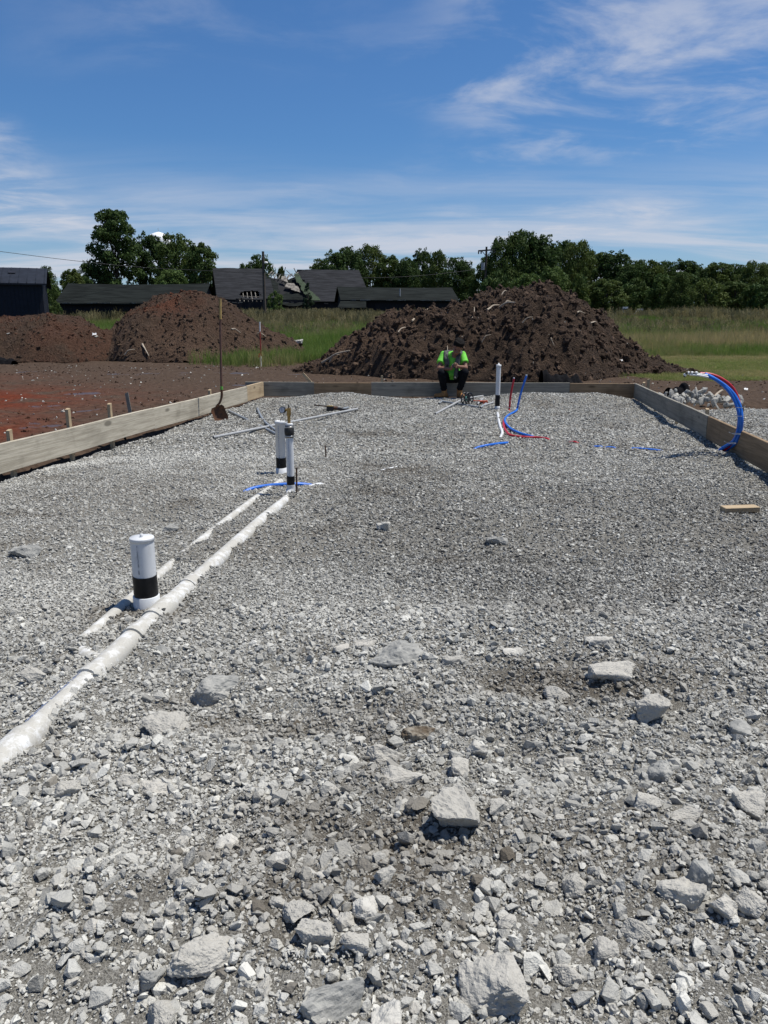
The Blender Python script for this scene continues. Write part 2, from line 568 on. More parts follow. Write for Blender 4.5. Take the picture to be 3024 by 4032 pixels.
# pipe that lies in the gravel: stone dust clings to it in streaks
m, t, b = new_mat('dusty_pvc')
b.inputs['Roughness'].default_value = 0.7
nz = noise_n(t, 26, 7, 0.72, 'World')
nz2 = noise_n(t, 130, 4, 0.65, 'World')
nz3 = noise_n(t, 5, 3, 0.5, 'World')
c = rgb_mix(t, math_n(t, 'MULTIPLY', smooth_n(t, math_n(t, 'ADD', nz, math_n(t, 'MULTIPLY', math_n(t, 'SUBTRACT', nz3, 0.5), 0.7)), 0.30, 0.56), 0.88),
            (0.58, 0.58, 0.565), (0.37, 0.352, 0.305))
c = rgb_mix(t, math_n(t, 'MULTIPLY', smooth_n(t, nz2, 0.56, 0.68), 0.7), c, (0.27, 0.26, 0.23))
t.links.new(c, b.inputs['Base Color'])
bump_n(t, b, nz2, 0.4, 0.003)
simple('black_tape', (0.006, 0.006, 0.0065), (0.011, 0.011, 0.012), 0.45, 30, bump=0.3, bdist=0.002, spec=0.2)
simple('black_rubber', (0.012, 0.012, 0.012), (0.022, 0.021, 0.020), 0.6, 30)
simple('black_plastic', (0.010, 0.010, 0.012), (0.02, 0.02, 0.022), 0.4, 20)
simple('black_sheet', (0.006, 0.006, 0.007), (0.012, 0.012, 0.013), 0.95, 12, bump=0.8, bdist=0.02, spec=0.03)
simple('steel_band', (0.50, 0.49, 0.47), (0.34, 0.33, 0.31), 0.35, 40, metal=0.9)
simple('brass', (0.42, 0.27, 0.09), (0.26, 0.17, 0.07), 0.45, 30, metal=0.7)
simple('dial_face', (0.55, 0.56, 0.60), (0.46, 0.47, 0.50), 0.35, 8)
simple('rebar_steel', (0.045, 0.035, 0.028), (0.12, 0.06, 0.03), 0.8, 40, bump=0.5)
simple('rust_steel', (0.115, 0.048, 0.020), (0.055, 0.028, 0.016), 0.75, 22, bump=0.4)
simple('shovel_wood', (0.085, 0.040, 0.028), (0.16, 0.10, 0.075), 0.7, 12, lo=0.5, hi=0.7, stretch=(6, 6, 0.6))
simple('yellow_grip', (0.34, 0.235, 0.075), (0.24, 0.17, 0.07), 0.7, 16)
simple('green_tape', (0.12, 0.36, 0.05), None, 0.5, 20)
simple('blue_pex', (0.010, 0.135, 0.56), (0.012, 0.11, 0.46), 0.38, 12, 'World')
simple('red_pex', (0.42, 0.012, 0.022), (0.33, 0.012, 0.020), 0.38, 12, 'World')
simple('clear_pex', (0.72, 0.73, 0.72), (0.60, 0.61, 0.60), 0.35, 12, 'World')
simple('grey_conduit', (0.235, 0.255, 0.275), (0.19, 0.205, 0.22), 0.5, 18, 'World')
simple('light_conduit', (0.34, 0.345, 0.345), (0.28, 0.285, 0.285), 0.5, 18, 'World')
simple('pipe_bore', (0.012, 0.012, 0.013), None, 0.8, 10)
simple('orange_plastic', (0.70, 0.125, 0.045), (0.58, 0.10, 0.04), 0.45, 14)
simple('mint_wire', (0.20, 0.46, 0.36), (0.15, 0.38, 0.30), 0.6, 60)
simple('zip_tie', (0.62, 0.62, 0.60), None, 0.4, 10)
simple('ink', (0.05, 0.06, 0.10), None, 0.6, 10)
simple('blue_ink', (0.10, 0.16, 0.34), None, 0.6, 10)
simple('white_paint', (0.72, 0.72, 0.70), (0.6, 0.6, 0.58), 0.5, 10)
simple('water_tower_paint', (0.80, 0.81, 0.82), None, 0.5, 1)
simple('red_paint', (0.30, 0.045, 0.03), None, 0.6, 10)
simple('tape_orange', (0.75, 0.22, 0.04), None, 0.6, 10)
simple('car_glass', (0.02, 0.025, 0.03), None, 0.15, 5)
simple('insulator', (0.06, 0.055, 0.05), None, 0.4, 5)
simple('lamp_glass', (0.75, 0.75, 0.72), None, 0.3, 5)
simple('transformer_grey', (0.33, 0.34, 0.35), None, 0.5, 5)
simple('cable_black', (0.02, 0.02, 0.02), None, 0.6, 5)
# clothes and skin
simple('skin', (0.20, 0.098, 0.062), (0.165, 0.078, 0.050), 0.55, 14)
simple('hair', (0.006, 0.005, 0.005), (0.010, 0.009, 0.008), 0.85, 60, bump=0.5, spec=0.1)
simple('lime_shirt', (0.150, 0.56, 0.055), (0.120, 0.46, 0.045), 0.8, 16, bump=0.6, bdist=0.012)
simple('grey_cloth', (0.100, 0.102, 0.096), (0.036, 0.038, 0.038), 0.9, 28, lo=0.4, hi=0.6, bump=0.8, bdist=0.01, stretch=(1, 1, 0.25))
simple('dark_jeans', (0.005, 0.0055, 0.007), (0.009, 0.010, 0.013), 0.95, 20, bump=0.5, bdist=0.01, spec=0.08)
simple('tan_leather', (0.32, 0.155, 0.050), (0.24, 0.115, 0.04), 0.7, 20, bump=0.3)
simple('boot_sole', (0.05, 0.025, 0.014), None, 0.8, 20)
simple('eye_white', (0.5, 0.48, 0.45), None, 0.3, 5)


def leaf_mat(name, c1, c2, inst=False):
    m, t, b = new_mat(name)
    b.inputs['Roughness'].default_value = 0.75
    b.inputs['Specular IOR Level'].default_value = 0.2
    if inst:
        f = attr_n(t, 'tone', 'INSTANCER')
        dry = attr_n(t, 'soil', 'INSTANCER')
        c = rgb_mix(t, f, c1, c2)
        c = rgb_mix(t, dry, c, (0.36, 0.29, 0.14))
    else:
        oi = N(t, 'ShaderNodeObjectInfo')
        nz = noise_n(t, 0.55, 3, 0.6, 'World')
        f = math_n(t, 'ADD', math_n(t, 'MULTIPLY', oi.outputs['Random'], 0.5), smooth_n(t, nz, 0.3, 0.7, 0.0, 0.5))
        c = rgb_mix(t, f, c1, c2)
    t.links.new(c, b.inputs['Base Color'])
    tr = N(t, 'ShaderNodeBsdfTranslucent')
    t.links.new(c, tr.inputs[0])
    mx = N(t, 'ShaderNodeMixShader')
    mx.inputs[0].default_value = 0.42 if inst else 0.28
    t.links.new(b.outputs[0], mx.inputs[1])
    t.links.new(tr.outputs[0], mx.inputs[2])
    t.links.new(mx.outputs[0], t.nodes['Material Output'].inputs[0])
    return m


leaf_mat('dark_leaves', (0.030, 0.058, 0.016), (0.054, 0.090, 0.022))
leaf_mat('mid_leaves', (0.034, 0.070, 0.018), (0.088, 0.114, 0.026))
leaf_mat('light_leaves', (0.060, 0.105, 0.026), (0.092, 0.130, 0.034))
leaf_mat('cedar_leaves', (0.026, 0.046, 0.025), (0.036, 0.058, 0.030))
leaf_mat('grass_blades', (0.080, 0.160, 0.022), (0.180, 0.255, 0.055), True)
leaf_mat('weed_blades', (0.070, 0.080, 0.034), (0.125, 0.112, 0.062), True)

# ------------------------------------------------------------------ builders
ORI = {}


def tag(o, label=None, cat=None, group=None, kind=None):
    if label:
        o['label'] = label
    if cat:
        o['category'] = cat
    if group:
        o['group'] = group
    if kind:
        o['kind'] = kind
    return o


def thing(name, loc, label, cat, group=None):
    o = bpy.data.objects.new(name, None)
    COL.objects.link(o)
    o.location = loc
    o.empty_display_size = 0.1
    ORI[o.name] = Vector(loc)
    return tag(o, label, cat, group)


class MB:
    """collects shapes in world coordinates, builds them as one mesh object"""

    def __init__(self):
        self.v, self.f, self.s = [], [], []

    def add(self, verts, faces, smooth=False):
        k = len(self.v)
        self.v += [tuple(p) for p in verts]
        self.f += [tuple(i + k for i in f) for f in faces]
        self.s += [smooth] * len(faces)
        return self

    def box(self, c, size, rot=None, taper=1.0):
        x, y, z = (s / 2 for s in size)
        vs_ = [Vector((sx * x * (taper if sz > 0 else 1), sy * y * (taper if sz > 0 else 1), sz * z))
               for sz in (-1, 1) for sy in (-1, 1) for sx in (-1, 1)]
        if rot is not None:
            vs_ = [rot @ p for p in vs_]
        vs_ = [p + Vector(c) for p in vs_]
        return self.add(vs_, [(0, 2, 3, 1), (4, 5, 7, 6), (0, 1, 5, 4), (2, 6, 7, 3), (0, 4, 6, 2), (1, 3, 7, 5)])

    def tube(self, pts, r, n=12, cap=True, smooth=True):
        pts = [Vector(p) for p in pts]
        rs = r if isinstance(r, (list, tuple)) else [r] * len(pts)
        vs_, fs = [], []
        up = None
        for i, p in enumerate(pts):
            a = pts[max(i - 1, 0)]
            b_ = pts[min(i + 1, len(pts) - 1)]
            d = (b_ - a)
            if d.length < 1e-9:
                d = Vector((0, 0, 1))
            d.normalize()
            if up is None:
                up = Vector((0, 0, 1)) if abs(d.z) < 0.9 else Vector((0, 1, 0))
            sx = d.cross(up)
            sx.normalize()
            up = sx.cross(d)
            up.normalize()
            for j in range(n):
                an = 2 * math.pi * j / n
                vs_.append(p + (sx * math.cos(an) + up * math.sin(an)) * rs[i])
        for i in range(len(pts) - 1):
            for j in range(n):
                j2 = (j + 1) % n
                fs.append((i * n + j, i * n + j2, (i + 1) * n + j2, (i + 1) * n + j))
        self.add(vs_, fs, smooth)
        if cap:
            self.add(vs_[:n][::-1], [tuple(range(n))])
            self.add(vs_[-n:], [tuple(range(n))])
        return self

    def pipe(self, a, b_, r, ri, n=20):
        """a hollow pipe with open ends"""
        a, b_ = Vector(a), Vector(b_)
        d = (b_ - a).normalized()
        up = Vector((0, 0, 1)) if abs(d.z) < 0.9 else Vector((0, 1, 0))
        sx = d.cross(up).normalized()
        uy = sx.cross(d)
        ring = lambda c, rad: [c + (sx * math.cos(2 * math.pi * j / n) + uy * math.sin(2 * math.pi * j / n)) * rad for j in range(n)]
        vs_ = ring(a, r) + ring(b_, r) + ring(a, ri) + ring(b_, ri)
        o, e = [], []
        for j in range(n):
            k = (j + 1) % n
            o.append((j, k, n + k, n + j))
            o.append((2 * n + k, 2 * n + j, 3 * n + j, 3 * n + k))
            e.append((k, j, 2 * n + j, 2 * n + k))
            e.append((n + j, n + k, 3 * n + k, 3 * n + j))
        self.add(vs_, o, True)
        self.add(vs_, e, False)
        return self

    def ball(self, c, r, n=10, m=7, rot=None):
        rx, ry, rz = (r, r, r) if isinstance(r, (int, float)) else r
        vs_ = []
        for i in range(m + 1):
            th = math.pi * i / m
            for j in range(n):
                ph = 2 * math.pi * j / n
                p = Vector((rx * math.sin(th) * math.cos(ph), ry * math.sin(th) * math.sin(ph), rz * math.cos(th)))
                if rot is not None:
                    p = rot @ p
                vs_.append(p + Vector(c))
        fs = [(i * n + j, (i + 1) * n + j, (i + 1) * n + (j + 1) % n, i * n + (j + 1) % n) for i in range(m) for j in range(n)]
        return self.add(vs_, fs, True)

    def cone(self, p0, r0, p1, r1, n=12):
        """tapered limb with rounded ends"""
        p0, p1 = Vector(p0), Vector(p1)
        self.ball(p0, r0, n, 8)
        self.ball(p1, r1, n, 8)
        return self.tube([p0, p1], [r0, r1], n)

    def build(self, name, mat, parent=None, origin=None):
        me = bpy.data.meshes.new(name)
        if parent is not None:
            o0 = ORI[parent.name]
        elif origin is not None:
            o0 = Vector(origin)
        else:
            a = np.array(self.v)
            o0 = Vector(((a[:, 0].min() + a[:, 0].max()) / 2, (a[:, 1].min() + a[:, 1].max()) / 2, a[:, 2].min()))
        me.from_pydata([(p[0] - o0.x, p[1] - o0.y, p[2] - o0.z) for p in self.v], [], self.f)
        me.polygons.foreach_set('use_smooth', self.s)
        me.materials.append(MATS[mat])
        me.update()
        o = bpy.data.objects.new(name, me)
        COL.objects.link(o)
        if parent is not None:
            o.parent = parent
        else:
            o.location = o0
        ORI[o.name] = o0
        return o


def spline(pts, k=8):
    pts = [Vector(p) for p in pts]
    out = []
    P = [pts[0] * 2 - pts[1]] + pts + [pts[-1] * 2 - pts[-2]]
    for i in range(1, len(P) - 2):
        for s in range(k):
            t_ = s / k
            a, b_, c_, d = P[i - 1], P[i], P[i + 1], P[i + 2]
            out.append(0.5 * ((2 * b_) + (c_ - a) * t_ + (2 * a - 5 * b_ + 4 * c_ - d) * t_ ** 2 + (3 * b_ - a - 3 * c_ + d) * t_ ** 3))
    out.append(pts[-1])
    return out


def grid_mesh(name, xs, ys, hfun, keep=None, attrs=None, mat=None):
    X, Y = np.meshgrid(xs, ys)
    Z = hfun(X, Y)
    nx, ny = len(xs), len(ys)
    V = np.stack([X.ravel(), Y.ravel(), Z.ravel()], 1)
    idx = np.arange(nx * ny).reshape(ny, nx)
    F = np.stack([idx[:-1, :-1].ravel(), idx[:-1, 1:].ravel(), idx[1:, 1:].ravel(), idx[1:, :-1].ravel()], 1)
    if keep is not None:
        cx = V[F, 0].mean(1)
        cy = V[F, 1].mean(1)
        F = F[keep(cx, cy, V[F, 2].mean(1))]
        used = np.unique(F)
        remap = -np.ones(len(V), int)
        remap[used] = np.arange(len(used))
        V = V[used]
        F = remap[F]
    me = bpy.data.meshes.new(name)
    me.vertices.add(len(V))
    me.vertices.foreach_set('co', V.ravel())
    me.loops.add(len(F) * 4)
    me.polygons.add(len(F))
    me.loops.foreach_set('vertex_index', F.ravel())
    me.polygons.foreach_set('loop_start', np.arange(0, len(F) * 4, 4))
    me.polygons.foreach_set('use_smooth', np.ones(len(F), bool))
    me.update()
    me.validate()
    for k, fn in (attrs or {}).items():
        a = me.attributes.new(k, 'FLOAT', 'POINT')
        a.data.foreach_set('value', np.clip(fn(V[:, 0], V[:, 1], V[:, 2]), 0, 1).astype(np.float32))
    me.materials.append(MATS[mat])
    return me


PROTO = {}
DEFERRED = []


def proto_collection(name, meshes):
    c_ = bpy.data.collections.new(name)
    for i, me in enumerate(meshes):
        o = bpy.data.objects.new('%s_%02d' % (name, i), me)
        c_.objects.link(o)
    PROTO[name] = (c_, len(meshes))
    return c_


def scatter(name, pts, rot, scl, tone, soil, proto, parent=None):
    c_, n = PROTO[proto]
    pts = np.asarray(pts, np.float32)
    me = bpy.data.meshes.new(name)
    me.vertices.add(len(pts))
    me.vertices.foreach_set('co', pts.ravel())
    for nm, ty, arr, f in (('rot', 'FLOAT_VECTOR', rot, 'vector'), ('scl', 'FLOAT_VECTOR', scl, 'vector'),
                           ('tone', 'FLOAT', tone, 'value'), ('soil', 'FLOAT', soil, 'value')):
        a = me.attributes.new(nm, ty, 'POINT')
        a.data.foreach_set(f, np.asarray(arr, np.float32).ravel())
    a = me.attributes.new('idx', 'INT', 'POINT')
    a.data.foreach_set('value', rng.integers(0, n, len(pts)).astype(np.int32))
    o = bpy.data.objects.new(name, me)
    COL.objects.link(o)
    if parent is not None:
        o.parent = parent
        o.location = -ORI[parent.name]
    ng = bpy.data.node_groups.new(name + '_nodes', 'GeometryNodeTree')
    ng.interface.new_socket('Geometry', in_out='INPUT', socket_type='NodeSocketGeometry')
    ng.interface.new_socket('Geometry', in_out='OUTPUT', socket_type='NodeSocketGeometry')
    gi = ng.nodes.new('NodeGroupInput')
    go = ng.nodes.new('NodeGroupOutput')
    ip = ng.nodes.new('GeometryNodeInstanceOnPoints')
    ci = ng.nodes.new('GeometryNodeCollectionInfo')
    ci.inputs['Collection'].default_value = c_
    ci.inputs['Separate Children'].default_value = True
    ci.inputs['Reset Children'].default_value = True
    ip.inputs['Pick Instance'].default_value = True
    for nm, ty, sock in (('idx', 'INT', 'Instance Index'), ('rot', 'FLOAT_VECTOR', 'Rotation'), ('scl', 'FLOAT_VECTOR', 'Scale')):
        na = ng.nodes.new('GeometryNodeInputNamedAttribute')
        na.data_type = ty
        na.inputs['Name'].default_value = nm
        ng.links.new([s for s in na.outputs if s.enabled and s.name == 'Attribute'][0], ip.inputs[sock])
    ng.links.new(gi.outputs[0], ip.inputs['Points'])
    ng.links.new(ci.outputs[0], ip.inputs['Instance'])
    ng.links.new(ip.outputs[0], go.inputs[0])
    DEFERRED.append((o, ng))
    return o


# ------------------------------------------------------------------ stones
def hull_mesh(name, seed, npts=11, flat=(1, 0.85, 0.62), mat='gravel_stone', boxy=0.35, sub=0, disp=0.0, bevel=0.0):
    """an angular broken stone about one unit across"""
    r_ = random.Random(seed)
    bm = bmesh.new()
    for _ in range(npts):
        d = Vector((r_.gauss(0, 1), r_.gauss(0, 1), r_.gauss(0, 1))).normalized()
        mx_ = max(abs(d.x), abs(d.y), abs(d.z))
        rad = 0.5 * ((1 - boxy) + boxy / mx_) * r_.uniform(0.82, 1.06)
        bm.verts.new((d.x * rad * flat[0], d.y * rad * flat[1], d.z * rad * flat[2]))
    res = bmesh.ops.convex_hull(bm, input=bm.verts)
    junk = [e for e in res['geom_interior'] + res['geom_unused'] if isinstance(e, bmesh.types.BMVert)]
    bmesh.ops.delete(bm, geom=list(set(junk)), context='VERTS')
    if bevel:
        bmesh.ops.bevel(bm, geom=list(bm.edges), offset=bevel, segments=1, affect='EDGES', clamp_overlap=True)
    if sub:
        bmesh.ops.triangulate(bm, faces=bm.faces)
        for _ in range(sub):
            bmesh.ops.subdivide_edges(bm, edges=bm.edges, cuts=1, use_grid_fill=True)
        bmesh.ops.triangulate(bm, faces=bm.faces)
        bmesh.ops.smooth_vert(bm, verts=bm.verts, factor=0.5, use_axis_x=True, use_axis_y=True, use_axis_z=True)
        bm.normal_update()
        from mathutils import noise as mn
        off = Vector((seed * 1.7, seed * 0.3, 0))
        for v_ in bm.verts:
            q_ = v_.co
            n_ = mn.noise(q_ * 3 + off) * 0.9 + mn.noise(q_ * 7.3 + off) * 0.55 + abs(mn.noise(q_ * 13 + off)) * 0.45 + mn.noise(q_ * 27 + off) * 0.25
            v_.co += v_.normal * n_ * disp
    me = bpy.data.meshes.new(name)
    bm.to_mesh(me)
    bm.free()
    me.materials.append(MATS[mat])
    return me


proto_collection('stone_kind', [hull_mesh('stone_kind', 100 + i, 11 + i % 7, (1, random.uniform(0.68, 0.98), random.uniform(0.5, 0.92)),
                                          boxy=random.uniform(0.1, 0.6)) for i in range(14)])
proto_collection('clod_kind', [hull_mesh('clod_kind', 300 + i, 16, (1, 0.9, 0.75), 'soil_clod', 0.0, 2, 0.14) for i in range(6)])

# ================================================================== THE SETTING
# ground, one sheet to the horizon
xs = np.concatenate([np.linspace(-900, -90, 20)[:-1], np.linspace(-90, -24, 45)[:-1], np.linspace(-24, 20, 260)[:-1], np.linspace(20, 90, 48)[:-1], np.linspace(90, 900, 20)])
ys = np.concatenate([np.linspace(-60, 4, 14)[:-1], np.linspace(4, 34, 210)[:-1], np.linspace(34, 130, 90)[:-1], np.linspace(130, 1500, 24)])


def clay_mask(x, y, z=None):
    return np.clip(G(x, y, -8.6, 13.6, 3.0, 3.0) * 1.4 + G(x, y, -5.4, 9.4, 1.0, 1.6) * 1.0 + 0.4 * G(x, y, -12, 20, 3, 2), 0, 1) * sstep(-0.05, -0.4, x - xl(y))


def grass_mask(x, y, z=None):
    edge = 3.0 * (fbm(x * 0.25, y * 0.25, 91, 3) - 0.5)
    left = sstep(32, 36, y + edge) * sstep(-6, -9, x)
    mid = sstep(28.0, 30.5, y + edge) * sstep(-7.5, -5.5, x) * sstep(3, 1, x)
    right = sstep(18.2, 20.0, y + 0.5 * edge - 0.25 * (x - 9)) * sstep(6.0, 8.0, x + 0.35 * (y - 19))
    far = sstep(36, 40, y + edge)
    return np.clip(left + mid + right + far, 0, 1)


def wet_mask(x, y, z=None):
    wv = (G(x, y, -5.2, 12.6, 1.6, 0.9) + G(x, y, -6.0, 15.6, 1.5, 0.6) + G(x, y, -4.6, 10.4, 0.7, 0.9) + G(x, y, -9.5, 14.4, 0.9, 0.7) + G(x, y, -6.5, 21.5, 3.0, 1.0)
          + G(x, y, -3.2, 21.5, 2.0, 0.8) + G(x, y, -2.5, 17.8, 2.5, 0.5) + G(x, y, -11.5, 23.0, 2.5, 0.8) + 0.8 * G(x, y, 5.5, 17.0, 3, 0.8))
    return np.clip(wv, 0, 1) * (1 - grass_mask(x, y))


me = grid_mesh('ground', xs, ys, ground_h, None, {'clay': clay_mask, 'grassy': grass_mask, 'wet': wet_mask}, 'bare_earth')
o = bpy.data.objects.new('ground', me)
COL.objects.link(o)
tag(o, 'muddy bare earth turning to grass soil beyond the dirt heaps', None, None, 'structure')


def soil_patch(x, y, z=None):
    s = (1.1 * G(x, y, 0.58, 2.78, 0.26, 0.13) + 0.9 * G(x, y, 1.0, 2.75, 0.35, 0.16) + 0.9 * G(x, y, -0.42, 2.5, 0.34, 0.12) + 0.7 * G(x, y, -1.2, 3.5, 0.3, 0.25)
         + 0.55 * G(x, y, -2.2, 6.2, 0.9, 0.7) + 0.6 * G(x, y, 1.6, 7.9, 0.5, 0.25) + 0.5 * G(x, y, 0.1, 7.2, 0.6, 0.4) + 0.5 * G(x, y, 3.6, 8.3, 0.4, 0.3)
         + 0.4 * G(x, y, 1.0, 1.7, 0.7, 0.25) + 0.5 * G(x, y, 0.1, 1.75, 0.5, 0.2) + 0.5 * G(x, y, -0.9, 4.6, 0.4, 0.4))
    n = fbm(x * 2.6, y * 2.6, 23, 4)
    return np.clip(s * (0.4 + 1.2 * n) + 0.55 * sstep(0.60, 0.78, n), 0, 1)


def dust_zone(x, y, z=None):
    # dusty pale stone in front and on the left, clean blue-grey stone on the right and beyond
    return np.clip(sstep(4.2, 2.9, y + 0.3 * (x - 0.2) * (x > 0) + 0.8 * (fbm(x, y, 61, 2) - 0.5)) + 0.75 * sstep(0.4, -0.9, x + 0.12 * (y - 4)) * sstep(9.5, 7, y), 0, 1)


gx = np.concatenate([np.arange(-6.0, -2.4, 0.06), np.arange(-2.4, 0.6, 0.032), np.arange(0.6, 10.6, 0.06)])
gy = np.concatenate([np.arange(-2.0, 1.6, 0.06), np.arange(1.6, 6.5, 0.032), np.arange(6.5, 14.9, 0.075)])


def pad_keep(x, y, z):
    inside = (x > xl(y) - 0.02) & (y < yf(x)) & (x < xr(y) + 0.05)
    outer = (x >= xr(y)) & (y < 13.9) & (z > -0.2)
    return inside | outer


def gp(dx, dy, lift=0.0):
    p = hit(dx, dy)
    return Vector((p.x, p.y, float(gravel_h(p.x, p.y)) + lift))


def spline(pts, k=8):
    pts = [Vector(p) for p in pts]
    out = []
    P = [pts[0] * 2 - pts[1]] + pts + [pts[-1] * 2 - pts[-2]]
    for i in range(1, len(P) - 2):
        for s in range(k):
            t_ = s / k
            a, b_, c_, d = P[i - 1], P[i], P[i + 1], P[i + 2]
            out.append(0.5 * ((2 * b_) + (c_ - a) * t_ + (2 * a - 5 * b_ + 4 * c_ - d) * t_ ** 2 + (3 * b_ - a - 3 * c_ + d) * t_ ** 3))
    out.append(pts[-1])
    return out


# courses of the pipes that lie in the gravel, and the stone raked up against them
A4, A3, A2 = 0.057, 0.0445, 0.0302   # outside radii of four, three and two inch pipe
def straight(px, lift_, deg=2):
    """pipe course: nearly straight in plan, evenly graded in height"""
    p = [gp(x_, y_) for x_, y_ in px]
    yv = np.array([q.y for q in p])
    cx = np.polyfit(yv, [q.x for q in p], deg)
    cz = np.polyfit(yv, [q.z for q in p], 2)
    return [Vector((float(np.polyval(cx, v)), v, float(np.polyval(cz, v)) + lift_)) for v in yv]


A4, A3, A2 = 0.050, 0.0445, 0.0302   # outside radii of the pipes
main_px = [(-60, 1715), (20, 1640), (100, 1560), (205, 1462), (250, 1414), (300, 1368), (350, 1320), (400, 1276), (460, 1227), (530, 1163), (598, 1098), (629, 1070)]
main_pts = straight(main_px, 0.004)
br_px = [(172, 1396), (190, 1372), (235, 1330), (290, 1290), (345, 1243), (400, 1198), (460, 1146), (520, 1102), (560, 1072), (606, 1040)]
br_pts = straight(br_px, -0.004)


def pad_h(x, y):
    """gravel surface, drawn up or down to lie against the half-buried pipes"""
    x = np.asarray(x, float)
    y = np.asarray(y, float)
    h = gravel_h(x, y)
    for pts, r_, lo_, hi_, sd in ((main_pts, A4, -0.30, 0.72, 3), (br_pts, 0.031, 0.05, 1.20, 9)):
        q = np.array([(p.x, p.y, p.z) for p in spline(pts, 4)])
        sel = (x > q[:, 0].min() - 0.5) & (x < q[:, 0].max() + 0.5) & (y > q[:, 1].min() - 0.5) & (y < q[:, 1].max() + 0.5)
        xs_, ys_ = x[sel], y[sel]
        d2 = np.full(xs_.shape, 9.0)
        zp = np.zeros(xs_.shape)
        for a, b_ in zip(q[:-1], q[1:]):
            ab_ = (b_ - a)[:2]
            t_ = np.clip(((xs_ - a[0]) * ab_[0] + (ys_ - a[1]) * ab_[1]) / (ab_ @ ab_), 0, 1)
            ex, ey = xs_ - a[0] - t_ * ab_[0], ys_ - a[1] - t_ * ab_[1]
            dd = ex * ex + ey * ey
            up_ = dd < d2
            d2 = np.where(up_, dd, d2)
            zp = np.where(up_, a[2] + t_ * (b_[2] - a[2]), zp)
        n_ = fbm(xs_ * 4.2, ys_ * 4.2, sd, 3)
        lvl = lo_ + (hi_ - lo_) * sstep(0.30, 0.80, n_)
        wgt = np.exp(-d2 / 0.15 ** 2)
        h[sel] = h[sel] * (1 - wgt) + (zp + r_ * lvl) * wgt
    return h


me = grid_mesh('gravel_pad', gx, gy, pad_h, pad_keep, {'soil': soil_patch, 'dust': dust_zone}, 'gravel_fines')
pad = bpy.data.objects.new('gravel_pad', me)
COL.objects.link(pad)
tag(pad, 'stone dust bed of the gravel pad inside the wooden forms', None, None, 'structure')


# crushed stone spread over the pad
def pad_points(n, y0, y1, margin=1.25, xmax=9.5):
    u = rng.random(n * 3)
    y = np.sqrt(y0 ** 2 + u * (y1 ** 2 - y0 ** 2)) if y0 > 0 else y1 * np.sqrt(u)
    half = 0.53 * y + margin
    x = (rng.random(n * 3) * 2 - 1) * half
    wgt = half / (0.53 * y1 + margin)
    ok = pad_keep(x, y, gravel_h(x, y))
    x, y = x[ok], y[ok]
    return x[:n], y[:n]


def gravel_layer(n, y0, y1, s0, s1, sink=0.12, power=1.6):
    x, y = pad_points(n, y0, y1)
    k = len(x)
    s = s0 + (s1 - s0) * rng.random(k) ** power
    z = pad_h(x, y) + s * (0.5 * 0.5 - sink) * rng.uniform(-0.6, 2.2, k)
    rot = np.stack([rng.normal(0, 0.42, k), rng.normal(0, 0.42, k), rng.uniform(0, 6.28, k)], 1)
    scl = np.stack([s * rng.uniform(0.8, 1.3, k), s * rng.uniform(0.8, 1.15, k), s * rng.uniform(0.75, 1.2, k)], 1)
    dusty = dust_zone(x, y)
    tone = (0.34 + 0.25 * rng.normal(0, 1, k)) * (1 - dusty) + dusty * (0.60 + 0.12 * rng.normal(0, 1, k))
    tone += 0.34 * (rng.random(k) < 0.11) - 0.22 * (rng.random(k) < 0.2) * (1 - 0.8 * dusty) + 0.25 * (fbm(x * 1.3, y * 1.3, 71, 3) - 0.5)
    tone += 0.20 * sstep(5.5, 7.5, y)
    soil_ = soil_patch(x, y) * rng.uniform(0.35, 1.0, k) * 0.85 + (rng.random(k) < 0.012) * 0.7
    return np.stack([x, y, z], 1), rot, scl, np.clip(tone, 0, 1), np.clip(soil_, 0, 1)


layers = [gravel_layer(6400, 0.9, 3.6, 0.022, 0.048, 0.10, 2.6),
          gravel_layer(1500, 0.9, 2.5, 0.030, 0.060, 0.14, 1.8),
          gravel_layer(66000, 0.9, 4.2, 0.012, 0.026),
          gravel_layer(112000, 0.9, 4.4, 0.006, 0.014, 0.05),
          gravel_layer(92000, 0.9, 2.9, 0.004, 0.008, 0.0),
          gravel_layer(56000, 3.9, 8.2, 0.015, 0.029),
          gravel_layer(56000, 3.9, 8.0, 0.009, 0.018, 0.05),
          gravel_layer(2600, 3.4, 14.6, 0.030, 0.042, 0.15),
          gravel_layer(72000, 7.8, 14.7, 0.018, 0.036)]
cat5 = [np.concatenate([l[i] for l in layers]) for i in range(5)]
gv = scatter('crushed_gravel', *cat5, 'stone_kind')
tag(gv, 'angular grey crushed limestone covering the whole building pad', 'gravel', None, 'stuff')

# ------------------------------------------------------------------ dirt heaps
def make_mound(key, name, label, x0, x1, y0, y1, step, clay, dry):
    c_ = MOUNDS[key]
    me_ = grid_mesh(name, np.arange(x0, x1, step), np.arange(y0, y1, step), lambda x, y: mound_h(key, x, y),
                    lambda x, y, z: z > ground_h(x, y) - 0.12, {'clay': clay, 'dry': dry}, 'heaped_soil')
    e = thing(name, ((x0 + x1) / 2, c_['Y'], 0), label, 'dirt pile')
    b_ = bpy.data.objects.new('soil_body', me_)
    COL.objects.link(b_)
    b_.parent = e
    b_.location = -ORI[e.name]
    return e


